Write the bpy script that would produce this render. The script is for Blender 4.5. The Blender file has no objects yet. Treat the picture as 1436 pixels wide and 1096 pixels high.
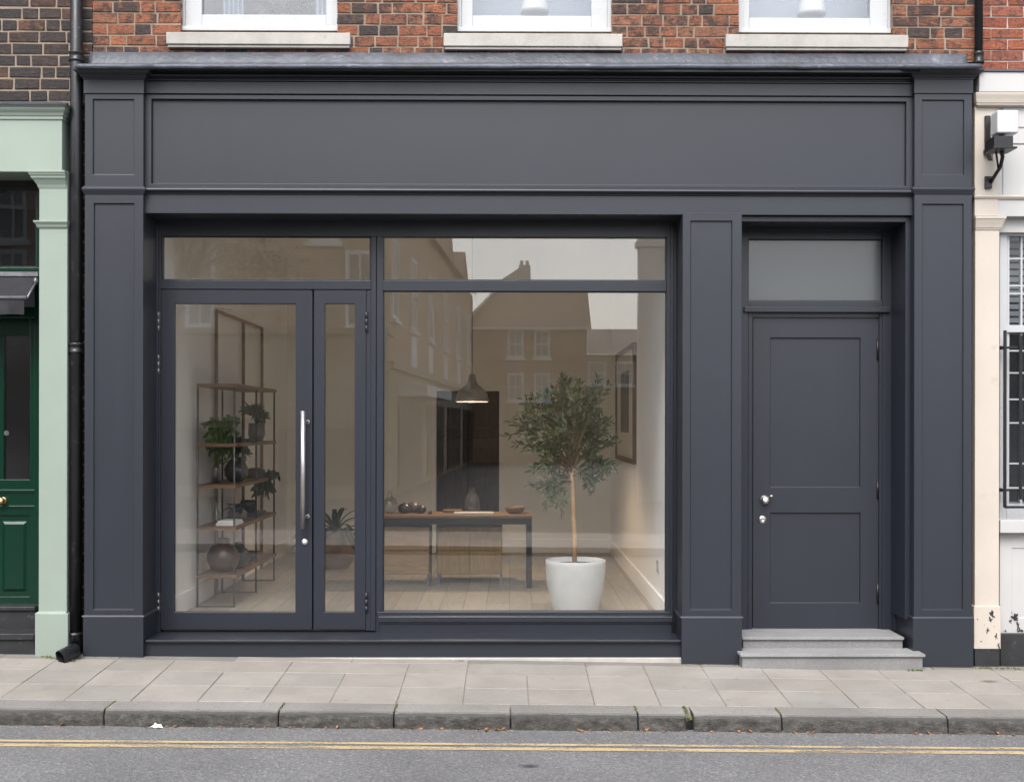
import bpy, bmesh, math, random
from mathutils import Vector, Matrix, noise
R = math.radians
random.seed(7)
scene = bpy.context.scene
COL = scene.collection

# ------------------------------------------------------------------ camera
F = 1743.0; PX0, PY0 = 730.0, 595.0
H = 1.571
yaw, roll = R(-0.5), 0.0015
cam_loc = Vector((0, -8.3, H))
CR = Matrix.Rotation(yaw, 3, 'Z') @ Matrix.Rotation(R(90), 3, 'X') @ Matrix.Rotation(roll, 3, 'Z')
cd = bpy.data.cameras.new('camera'); cam = bpy.data.objects.new('camera', cd); COL.objects.link(cam)
cam.matrix_world = Matrix.Translation(cam_loc) @ CR.to_4x4()
cd.sensor_fit = 'HORIZONTAL'; cd.sensor_width = 36; cd.lens = 36 * F / 1436
cd.shift_x = -(PX0 - 718) / 1436; cd.shift_y = (PY0 - 548) / 1436
cd.clip_start = 0.05; cd.clip_end = 2000
scene.camera = cam

def ray(px, py):
    return CR @ Vector(((px - PX0) / F, -(py - PY0) / F, -1))
def U(px, py, Y):
    d = ray(px, py); t = (Y - cam_loc.y) / d.y
    return cam_loc + d * t
def UX(px, Y, py=595): return U(px, py, Y).x
def UZ(py, Y, px=718): return U(px, py, Y).z
def UPL(px, py, z0, s):      # hit the plane z = z0 + s*x
    d = ray(px, py); t = (z0 + s * cam_loc.x - cam_loc.z) / (d.z - s * d.x)
    return cam_loc + d * t
def line2(p, q):
    s = (q.z - p.z) / (q.x - p.x)
    return lambda x: p.z + s * (x - p.x)

# ------------------------------------------------------------------ node helpers
def new_mat(name):
    m = bpy.data.materials.new(name); m.use_nodes = True
    nt = m.node_tree; b = nt.nodes.get('Principled BSDF')
    return m, nt, b
def nd(nt, typ, **kw):
    n = nt.nodes.new(typ)
    for k, v in kw.items():
        if k in n.inputs.keys(): n.inputs[k].default_value = v
        else: setattr(n, k, v)
    return n
def lk(nt, a, b): nt.links.new(a, b)
def ramp(nt, fac, stops):
    r = nt.nodes.new('ShaderNodeValToRGB'); e = r.color_ramp.elements
    while len(e) < len(stops): e.new(0.5)
    for i, (p, c) in enumerate(stops):
        e[i].position = p; e[i].color = (*c, 1) if len(c) == 3 else c
    if fac is not None: lk(nt, fac, r.inputs[0])
    return r
def mixc(nt, fac, a, b, mode='MIX'):
    n = nt.nodes.new('ShaderNodeMix'); n.data_type = 'RGBA'; n.blend_type = mode
    for s, v in ((0, fac), (6, a), (7, b)):
        if isinstance(v, (int, float)): n.inputs[s].default_value = v
        elif isinstance(v, tuple): n.inputs[s].default_value = (*v, 1)
        else: lk(nt, v, n.inputs[s])
    return n.outputs[2]
def objco(nt, scale=(1, 1, 1)):
    t = nt.nodes.new('ShaderNodeTexCoord'); mp = nt.nodes.new('ShaderNodeMapping')
    mp.inputs['Scale'].default_value = scale
    lk(nt, t.outputs['Object'], mp.inputs[0]); return mp.outputs[0]
def noi(nt, co, scale, detail=4, rough=.6):
    n = nt.nodes.new('ShaderNodeTexNoise'); n.inputs['Scale'].default_value = scale
    n.inputs['Detail'].default_value = detail; n.inputs['Roughness'].default_value = rough
    lk(nt, co, n.inputs['Vector']); return n.outputs['Fac']
def bump(nt, b, h, strength=.2, dist=.01, prev=None):
    n = nt.nodes.new('ShaderNodeBump'); n.inputs['Strength'].default_value = strength
    n.inputs['Distance'].default_value = dist; lk(nt, h, n.inputs['Height'])
    if prev is not None: lk(nt, prev, n.inputs['Normal'])
    if b is not None: lk(nt, n.outputs[0], b.inputs['Normal'])
    return n.outputs[0]

def simple(name, col, rough=.5, metal=0, var=.12, vscale=3, bscale=60, bstr=.08, bdist=.004, spec=.5, dirt=None, ddist=None):
    m, nt, b = new_mat(name)
    co = objco(nt)
    n1 = noi(nt, co, vscale, 5)
    lo = tuple(c * (1 - var) for c in col); hi = tuple(min(1, c * (1 + var)) for c in col)
    c = ramp(nt, n1, [(.3, lo), (.7, hi)]).outputs[0]
    if dirt:
        n3 = noi(nt, co, ddist or 7, 8, .7)
        f = ramp(nt, n3, [(.60, (0, 0, 0)), (.72, (1, 1, 1))]).outputs[0]
        c = mixc(nt, f, c, dirt)
    lk(nt, c, b.inputs['Base Color'])
    b.inputs['Metallic'].default_value = metal
    b.inputs['Specular IOR Level'].default_value = spec
    n2 = noi(nt, co, vscale * 2.3, 4)
    rr = ramp(nt, n2, [(.3, (rough * .85,) * 3), (.7, (min(1, rough * 1.15),) * 3)]).outputs[0]
    lk(nt, rr, b.inputs['Roughness'])
    if bstr: bump(nt, b, noi(nt, co, bscale, 3), bstr, bdist)
    return m

M = {}
def paint(name, col, rough=.45):
    m, nt, b = new_mat(name); co = objco(nt)
    n1 = noi(nt, co, 1.3, 5); n2 = noi(nt, co, 30, 3); n3 = noi(nt, co, 9, 8, .75)
    c = ramp(nt, n1, [(.25, tuple(x * .92 for x in col)), (.75, tuple(x * 1.08 for x in col))]).outputs[0]
    f = ramp(nt, n3, [(.62, (0, 0, 0)), (.85, (.35, .35, .35))]).outputs[0]
    c = mixc(nt, f, c, tuple(x * 1.5 + .01 for x in col))
    lk(nt, c, b.inputs['Base Color'])
    n5 = noi(nt, objco(nt, (7, 7, .35)), 1.6, 6, .7)
    c = mixc(nt, ramp(nt, n5, [(.52, (0, 0, 0)), (.8, (.035, .035, .035))]).outputs[0], c, tuple(x * 1.35 + .012 for x in col))
    n6 = noi(nt, co, 55, 3, .6)
    c = mixc(nt, ramp(nt, n6, [(.73, (0, 0, 0)), (.78, (.5, .5, .5))]).outputs[0], c, tuple(x * 1.7 + .03 for x in col))
    lk(nt, c, b.inputs['Base Color'])
    rr = ramp(nt, n5, [(.3, (rough * .96,) * 3), (.7, (rough * 1.06,) * 3)]).outputs[0]
    lk(nt, rr, b.inputs['Roughness'])
    co2 = objco(nt, (1, 1, .12))
    p = bump(nt, None, noi(nt, co2, 60, 2), .012, .003)
    bump(nt, b, n2, .05, .004, p)
    return m
M['paint'] = paint('charcoal_paint', (.0170, .0202, .0285), .42)
M['frame'] = paint('charcoal_frame_paint', (.0168, .0202, .0288), .36)
M['sage'] = paint('sage_paint', (.245, .295, .252), .45)
M['green'] = paint('bottle_green_paint', (.001, .024, .0125), .2)
M['white'] = simple('white_gloss', (.43, .44, .45), .3, 0, .02, 3, 40, .03)
M['dirtywhite'] = simple('white_render_paint', (.44, .436, .428), .55, 0, .05, 2, 40, .1)
M['cream'] = simple('cream_paint', (.47, .42, .362), .55, 0, .05, 2.5, 35, .12, dirt=(.41, .36, .30), ddist=5)
M['sill'] = simple('stone_sill', (.37, .352, .325), .8, 0, .14, 6, 90, .3, dirt=(.26, .245, .225), ddist=9)
M['black'] = simple('black_metal_paint', (.006, .0065, .0075), .38, 0, .2, 8, 80, .15)
M['pipe'] = simple('black_cast_iron_paint', (.010, .0105, .0125), .36, 0, .3, 6, 60, .06, dirt=(.09, .09, .09), ddist=26)
M['steel'] = simple('brushed_steel', (.52, .50, .48), .45, 1, .05, 20, 200, 0)
M['zinc'] = simple('hinge_steel', (.17, .17, .178), .45, 1, .1, 20, 200, .03)
M['brass'] = simple('aged_brass', (.34, .22, .10), .35, 1, .2, 30, 90, .05)
M['lead'] = simple('lead_sheet', (.058, .064, .079), .5, .1, .35, 4, 24, .5, .012, dirt=(.17, .178, .195), ddist=8)
M['step'] = None
M['darkstep'] = simple('dark_step_paint', (.018, .019, .021), .5, 0, .3, 6, 50, .3, dirt=(.10, .10, .10), ddist=14)
M['canvas'] = simple('awning_canvas', (.013, .0135, .017), .8, 0, .2, 5, 300, .25)
M['alu'] = simple('awning_rail', (.18, .18, .19), .45, .6, .25, 14, 120, .2)
M['wall_in'] = simple('interior_plaster', (.90, .89, .825), .85, 0, .04, 1.5, 18, .15)
M['wall_white'] = simple('interior_white_plaster', (.93, .928, .92), .8, 0, .01, 1.5, 18, .1)
M['ceil'] = simple('ceiling_plaster', (.93, .925, .91), .9, 0, .01, 1.5, 18, .1)
M['hall'] = simple('hall_brown', (.22, .13, .08), .5, 0, .3, 3, 20, .1)
M['terracotta'] = simple('taupe_clay', (.23, .17, .135), .75, 0, .2, 6, 50, .3)
M['potwhite'] = simple('pale_concrete_glaze', (.50, .51, .505), .7, 0, .06, 9, 45, .3)
M['ceramic'] = simple('grey_ceramic', (.14, .13, .125), .35, 0, .35, 10, 60, .15)
M['darkceramic'] = simple('dark_ceramic', (.035, .033, .033), .35, 0, .35, 10, 60, .15)
M['smokeceramic'] = simple('glossy_smoke_glaze', (.075, .072, .072), .12, 0, .35, 10, 60, .02)
M['brownjar'] = simple('brown_stoneware', (.085, .055, .04), .38, 0, .35, 7, 40, .2, dirt=(.15, .10, .07), ddist=10)
M['soil'] = simple('soil', (.03, .02, .014), .95, 0, .4, 40, 60, .6)
M['paper'] = simple('white_paper', (.8, .8, .8), .7, 0, .05, 20, 60, .2)
M['shade'] = simple('taupe_lampshade', (.24, .22, .185), .35, .2, .1, 10, 60, .05)
M['mat'] = simple('doormat', (.05, .05, .052), .95, 0, .2, 30, 300, .6)
M['leadpipe'] = M['pipe']
M['moss'] = simple('moss', (.07, .085, .025), .95, 0, .5, 60, 150, .8)
M['brownleaf'] = simple('dead_leaf', (.24, .115, .05), .8, 0, .5, 50, 90, .3)
M['blind_and_sheen'] = simple('pale_blind_and_sheen', (.27, .31, .36), .8, 0, .03, 1, 20, .05)  # also colours the sky sheen painted behind the upper panes
M['backing'] = simple('painted_dark_room', (.05, .05, .055), .9, 0, .1, 1, 20, 0)  # near-black colour stands in for the dimness of unlit rooms
M['opal'] = simple('opal_diffuser', (.50, .50, .50), .35, 0, .02, 5, 20, .02)
M['stem'] = simple('olive_bark', (.44, .28, .145), .8, 0, .25, 14, 60, .5)
M['twig'] = simple('twig', (.16, .12, .07), .8, 0, .25, 14, 60, .3)
M['art'] = None

def leafmat(name, c1, c2, rough=.4, trans=.25):
    m, nt, b = new_mat(name)
    at = nd(nt, 'ShaderNodeAttribute', attribute_name='Col')
    c = mixc(nt, at.outputs['Fac'], c1, c2)
    lk(nt, c, b.inputs['Base Color']); b.inputs['Roughness'].default_value = rough
    tr = nt.nodes.new('ShaderNodeBsdfTranslucent'); lk(nt, c, tr.inputs[0])
    mx = nt.nodes.new('ShaderNodeMixShader'); mx.inputs[0].default_value = trans
    lk(nt, b.outputs[0], mx.inputs[1]); lk(nt, tr.outputs[0], mx.inputs[2])
    lk(nt, mx.outputs[0], nt.nodes['Material Output'].inputs[0]); return m
M['olive'] = leafmat('olive_leaf', (.038, .062, .022), (.15, .19, .10), .42)
M['fern'] = leafmat('fern_leaf', (.08, .15, .025), (.18, .27, .06), .5)
M['dracaena'] = leafmat('dark_leaf', (.018, .032, .02), (.05, .075, .045), .3)
M['houseplant'] = leafmat('house_leaf', (.035, .06, .02), (.10, .14, .06), .4)
M['street_leaf'] = leafmat('street_tree_leaf', (.030, .046, .008), (.17, .19, .05), .5, .3)
m, nt, b = new_mat('grit'); M['grit'] = m
at = nd(nt, 'ShaderNodeAttribute', attribute_name='Col'); lk(nt, at.outputs['Color'], b.inputs['Base Color']); b.inputs['Roughness'].default_value = .9
M['weed'] = leafmat('weed_leaf', (.12, .20, .03), (.26, .34, .07), .5)

def glass(name, base, tint=(1, 1, 1), grazing=.8, wav=0):
    m, nt, b = new_mat(name); nt.nodes.remove(b)
    lw = nd(nt, 'ShaderNodeLayerWeight', Blend=.5)
    p = nd(nt, 'ShaderNodeMath', operation='POWER'); lk(nt, lw.outputs['Facing'], p.inputs[0]); p.inputs[1].default_value = 5
    ma = nd(nt, 'ShaderNodeMath', operation='MULTIPLY_ADD'); lk(nt, p.outputs[0], ma.inputs[0])
    ma.inputs[1].default_value = grazing; ma.inputs[2].default_value = base
    tr = nt.nodes.new('ShaderNodeBsdfTransparent'); tr.inputs[0].default_value = (*tint, 1)
    gl = nt.nodes.new('ShaderNodeBsdfGlossy'); gl.inputs['Roughness'].default_value = 0
    if wav:
        co = objco(nt); bm = bump(nt, None, noi(nt, co, 2.2, 1), wav, .02); lk(nt, bm, gl.inputs['Normal'])
    mx = nt.nodes.new('ShaderNodeMixShader'); lk(nt, ma.outputs[0], mx.inputs[0])
    lk(nt, tr.outputs[0], mx.inputs[1]); lk(nt, gl.outputs[0], mx.inputs[2])
    lk(nt, mx.outputs[0], nt.nodes['Material Output'].inputs[0]); return m
M['glass'] = glass('shop_glass', .102, (.985, .985, .98), wav=.003)
M['glass_up'] = glass('upper_window_glass', .10, (.96, .97, .98), wav=.05)
M['glass_dark'] = glass('neighbour_glass', .03, (.9, .9, .9), wav=.04)
M['vaseglass'] = glass('vase_glass', .10, (.80, .82, .80))
M['smokeglass'] = glass('smoked_vase_glass', .08, (.42, .40, .40))
m, nt, b = new_mat('frosted_glass'); M['frost'] = m
b.inputs['Base Color'].default_value = (.055, .064, .070, 1); b.inputs['Roughness'].default_value = .22
b.inputs['Specular IOR Level'].default_value = 1.0

# brick: per-brick colour + burnt mottling
def brickmat(name, dark=(.035, .030, .030), amt=(.50, .62)):
    m, nt, b = new_mat(name); co = objco(nt)
    at = nd(nt, 'ShaderNodeAttribute', attribute_name='Col')
    n1 = noi(nt, co, 19, 7, .75); n2 = noi(nt, co, 70, 5, .7)
    add = nd(nt, 'ShaderNodeMath', operation='MULTIPLY_ADD')
    lk(nt, at.outputs['Alpha'], add.inputs[0]); add.inputs[1].default_value = .5
    gain = nd(nt, 'ShaderNodeMath', operation='MULTIPLY_ADD'); lk(nt, n1, gain.inputs[0]); gain.inputs[1].default_value = 1.8; gain.inputs[2].default_value = -.4; lk(nt, gain.outputs[0], add.inputs[2])
    f = ramp(nt, add.outputs[0], [(.57, (0, 0, 0)), (.82, (.9, .9, .9))]).outputs[0]
    v = ramp(nt, n2, [(.25, (.5, .48, .46)), (.75, (1.42, 1.38, 1.34))]).outputs[0]
    c = mixc(nt, f, at.outputs['Color'], dark)
    c = mixc(nt, 1.0, c, v, 'MULTIPLY')
    lk(nt, c, b.inputs['Base Color']); b.inputs['Roughness'].default_value = .88
    co2 = objco(nt, (1, 1, 3)); p = bump(nt, None, n2, .8, .006)
    bump(nt, b, noi(nt, co2, 28, 5, .7), .9, .012, p); return m
M['brick'] = brickmat('london_brick')
M['mortar'] = simple('lime_mortar', (.25, .195, .148), .95, 0, .22, 9, 160, .5)

# paving stone with per-slab tone
def slabmat(name, sc=1.0, speck=.25):
    m, nt, b = new_mat(name); co = objco(nt)
    at = nd(nt, 'ShaderNodeAttribute', attribute_name='Col')
    n1 = noi(nt, co, 2.2, 7, .65); n2 = noi(nt, co, 140, 3, .6); n3 = noi(nt, co, 11, 8, .75)
    v1 = ramp(nt, n1, [(.28, (.80, .79, .78)), (.72, (1.12, 1.12, 1.12))]).outputs[0]
    v2 = ramp(nt, n2, [(.3, (1 - speck,) * 3), (.7, (1 + speck,) * 3)]).outputs[0]
    c = mixc(nt, 1, at.outputs['Color'], v1, 'MULTIPLY'); c = mixc(nt, 1, c, v2, 'MULTIPLY')
    f = ramp(nt, n3, [(.58, (0, 0, 0)), (.75, (.45, .45, .45))]).outputs[0]
    c = mixc(nt, f, c, mixc(nt, 1, c, (.68, .66, .62), 'MULTIPLY'))
    vg = nd(nt, 'ShaderNodeTexVoronoi', Scale=4.5); lk(nt, co, vg.inputs['Vector'])
    c = mixc(nt, ramp(nt, vg.outputs['Distance'], [(.055, (.55, .55, .55)), (.085, (0, 0, 0))]).outputs[0], c, mixc(nt, 1, c, (.62, .62, .63), 'MULTIPLY'))
    lk(nt, c, b.inputs['Base Color']); b.inputs['Roughness'].default_value = .85
    p = bump(nt, None, n2, .25, .004); bump(nt, b, n3, .3, .006, p); return m
M['slab'] = slabmat('york_stone_paving', speck=.12)
M['kerb'] = slabmat('granite_kerb', speck=.35)
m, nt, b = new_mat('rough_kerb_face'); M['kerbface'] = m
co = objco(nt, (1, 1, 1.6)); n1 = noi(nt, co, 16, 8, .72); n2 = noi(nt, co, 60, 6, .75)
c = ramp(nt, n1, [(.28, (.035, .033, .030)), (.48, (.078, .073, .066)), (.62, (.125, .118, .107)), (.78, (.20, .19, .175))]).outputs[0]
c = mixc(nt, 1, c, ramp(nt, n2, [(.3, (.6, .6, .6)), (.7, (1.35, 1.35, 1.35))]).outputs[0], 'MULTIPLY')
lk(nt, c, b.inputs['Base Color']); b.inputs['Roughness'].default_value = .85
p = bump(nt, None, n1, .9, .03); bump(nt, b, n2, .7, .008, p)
M['step'] = slabmat('granite_step', speck=.22)
M['joint'] = simple('paving_joint', (.225, .20, .165), .95, 0, .4, 12, 90, .5, dirt=(.09, .11, .04), ddist=5)

m, nt, b = new_mat('asphalt'); M['road'] = m
co = objco(nt)
vo = nd(nt, 'ShaderNodeTexVoronoi', Scale=125.0); lk(nt, co, vo.inputs['Vector'])
n1 = noi(nt, co, 1.1, 6, .65); n2 = noi(nt, co, 130, 4, .7); n4 = noi(nt, co, 45, 4, .7)
sep = nd(nt, 'ShaderNodeSeparateColor'); lk(nt, vo.outputs['Color'], sep.inputs[0])
c = ramp(nt, sep.outputs[0], [(0, (.105, .104, .106)), (.55, (.150, .149, .150)), (.85, (.185, .183, .182)), (1, (.27, .265, .26))]).outputs[0]
v = ramp(nt, n1, [(.3, (.80, .80, .81)), (.7, (1.14, 1.14, 1.13))]).outputs[0]
c = mixc(nt, 1, c, v, 'MULTIPLY')
v2 = ramp(nt, n4, [(.3, (.82, .82, .82)), (.7, (1.15, 1.15, 1.15))]).outputs[0]
c = mixc(nt, 1, c, v2, 'MULTIPLY')
lk(nt, c, b.inputs['Base Color']); b.inputs['Roughness'].default_value = .82
p = bump(nt, None, vo.outputs['Distance'], .5, .006); bump(nt, b, n2, .5, .006, p)

M['fartar'] = simple('side_street_tarmac', (.11, .108, .105), .9, 0, .15, 1, 30, .2)
# worn yellow line
m, nt, b = new_mat('yellow_line_paint'); M['yellow'] = m
co = objco(nt); n1 = noi(nt, objco(nt, (.5, 2, 1)), 3.2, 8, .75); n2 = noi(nt, co, 60, 4, .7)
ad = nd(nt, 'ShaderNodeMath', operation='MULTIPLY_ADD'); lk(nt, n2, ad.inputs[0]); ad.inputs[1].default_value = .5; lk(nt, n1, ad.inputs[2])
b.inputs['Roughness'].default_value = .7
lk(nt, ramp(nt, n2, [(.3, (.43, .315, .16)), (.7, (.53, .42, .245))]).outputs[0], b.inputs['Base Color'])
tr = nt.nodes.new('ShaderNodeBsdfTransparent'); mx = nt.nodes.new('ShaderNodeMixShader')
lk(nt, ramp(nt, ad.outputs[0], [(.74, (.08, .08, .08)), (.90, (1, 1, 1))]).outputs[0], mx.inputs[0])
lk(nt, b.outputs[0], mx.inputs[1]); lk(nt, tr.outputs[0], mx.inputs[2])
lk(nt, mx.outputs[0], nt.nodes['Material Output'].inputs[0])
# stain
def stainmat(name, col, lo=.35, hi=.6, a=.8):
    m, nt, b = new_mat(name); co = objco(nt)
    tc = nt.nodes.new('ShaderNodeTexCoord')
    ln = nd(nt, 'ShaderNodeVectorMath', operation='LENGTH'); lk(nt, tc.outputs['Object'], ln.inputs[0])
    n1 = noi(nt, co, 14, 6, .7)
    sb = nd(nt, 'ShaderNodeMath', operation='MULTIPLY_ADD'); lk(nt, n1, sb.inputs[0]); sb.inputs[1].default_value = .9; sb.inputs[2].default_value = -.0
    s2 = nd(nt, 'ShaderNodeMath', operation='SUBTRACT'); lk(nt, sb.outputs[0], s2.inputs[0]); lk(nt, ln.outputs['Value'], s2.inputs[1])
    f = ramp(nt, s2.outputs[0], [(.0, (0, 0, 0)), (.45, (a, a, a))]).outputs[0]
    b.inputs['Base Color'].default_value = (*col, 1); b.inputs['Roughness'].default_value = .8
    tr = nt.nodes.new('ShaderNodeBsdfTransparent'); mx = nt.nodes.new('ShaderNodeMixShader'); lk(nt, f, mx.inputs[0])
    lk(nt, tr.outputs[0], mx.inputs[1]); lk(nt, b.outputs[0], mx.inputs[2]); lk(nt, mx.outputs[0], nt.nodes['Material Output'].inputs[0]); return m
M['stain_road'] = stainmat('oil_stain', (.06, .058, .055))
M['stain_pave'] = stainmat('brown_stain', (.13, .09, .05))
M['flake'] = stainmat('flaked_paint_patch', (.035, .045, .04), a=1)

def woodmat(name, c1, c2, axis=(1, 12, 12), rough=.5, planks=None):
    m, nt, b = new_mat(name); co = objco(nt, axis)
    n1 = noi(nt, co, 3.5, 8, .65)
    c = ramp(nt, n1, [(.3, c1), (.7, c2)]).outputs[0]
    if planks:
        br = nd(nt, 'ShaderNodeTexBrick'); lk(nt, objco(nt), br.inputs['Vector'])
        br.inputs['Scale'].default_value = 1; br.inputs['Brick Width'].default_value = planks[0]; br.inputs['Row Height'].default_value = planks[1]
        br.inputs['Mortar Size'].default_value = .0025; br.inputs['Color1'].default_value = (.82, .82, .82, 1); br.inputs['Color2'].default_value = (1.12, 1.1, 1.08, 1)
        br.inputs['Mortar'].default_value = (.35, .33, .3, 1)
        mp = br.inputs['Vector'].links[0].from_node; mp.inputs['Rotation'].default_value = (0, 0, R(90))
        c = mixc(nt, 1, c, br.outputs['Color'], 'MULTIPLY')
    lk(nt, c, b.inputs['Base Color']); b.inputs['Roughness'].default_value = rough
    bump(nt, b, n1, .1, .004); return m
M['floorwood'] = woodmat('oak_floor', (.33, .295, .245), (.46, .42, .355), (12, 1, 12), .35, (1.6, .18))
M['wood'] = woodmat('oak_board', (.14, .08, .038), (.24, .145, .075), (2, 2, 12), .5)
M['palewood'] = woodmat('pale_oak_panel', (.24, .155, .08), (.36, .245, .14), (3, 3, 14), .5)
M['yellowwood'] = woodmat('honey_wood_panel', (.21, .13, .05), (.31, .205, .085), (12, 3, 2), .5)
M['brownwood'] = woodmat('brown_wood', (.13, .073, .04), (.23, .135, .072), (12, 12, 1.5), .5)
m, nt, b = new_mat('lamp_glow'); M['glow'] = m
b.inputs['Emission Color'].default_value = (1, .72, .42, 1); b.inputs['Emission Strength'].default_value = 3.0
M['bulbglass'] = M['opal']

# reflected street materials
def redwall(name, c1, c2):
    m, nt, b = new_mat(name)
    br = nd(nt, 'ShaderNodeTexBrick'); 
    tc = nt.nodes.new('ShaderNodeTexCoord'); sx = nt.nodes.new('ShaderNodeSeparateXYZ'); lk(nt, tc.outputs['Object'], sx.inputs[0])
    ad = nd(nt, 'ShaderNodeMath', operation='ADD'); lk(nt, sx.outputs[0], ad.inputs[0]); lk(nt, sx.outputs[1], ad.inputs[1])
    cb = nt.nodes.new('ShaderNodeCombineXYZ'); lk(nt, ad.outputs[0], cb.inputs[0]); lk(nt, sx.outputs[2], cb.inputs[1])
    lk(nt, cb.outputs[0], br.inputs['Vector']); br.inputs['Scale'].default_value = 1
    br.inputs['Brick Width'].default_value = .225; br.inputs['Row Height'].default_value = .075; br.inputs['Mortar Size'].default_value = .008
    br.inputs['Color1'].default_value = (*c1, 1); br.inputs['Color2'].default_value = (*c2, 1); br.inputs['Mortar'].default_value = (.36, .3, .24, 1)
    n = noi(nt, objco(nt), .8, 5)
    c = mixc(nt, 1, br.outputs['Color'], ramp(nt, n, [(.3, (.8, .8, .8)), (.7, (1.15, 1.15, 1.15))]).outputs[0], 'MULTIPLY')
    lk(nt, c, b.inputs['Base Color']); b.inputs['Roughness'].default_value = .9; return m
M['opp_brick'] = redwall('opposite_brick', (.64, .48, .35), (.56, .40, .29))
M['opp_brick2'] = redwall('end_house_brick', (.46, .315, .20), (.37, .25, .155))
M['opp_roof'] = redwall('roof_tiles', (.33, .235, .18), (.26, .185, .14))
M['opp_slate'] = redwall('slate_roof', (.22, .215, .215), (.28, .27, .265))
M['opp_stucco'] = simple('opposite_stucco', (.40, .345, .27), .9, 0, .1, 1, 20, .2)
M['opp_cream'] = simple('opposite_cream_render', (.80, .775, .72), .9, 0, .06, 1, 20, .2)
M['opp_shop'] = simple('opposite_dark_shopfront', (.05, .045, .04), .4, 0, .2, 1, 20, .1)
M['opp_white'] = simple('opposite_white_paint', (.86, .86, .85), .5, 0, .03, 1, 20, .0)
M['opp_pane'] = simple('opposite_window_pane', (.30, .31, .315), .35, 0, .35, 2, 5, .0)

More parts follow.
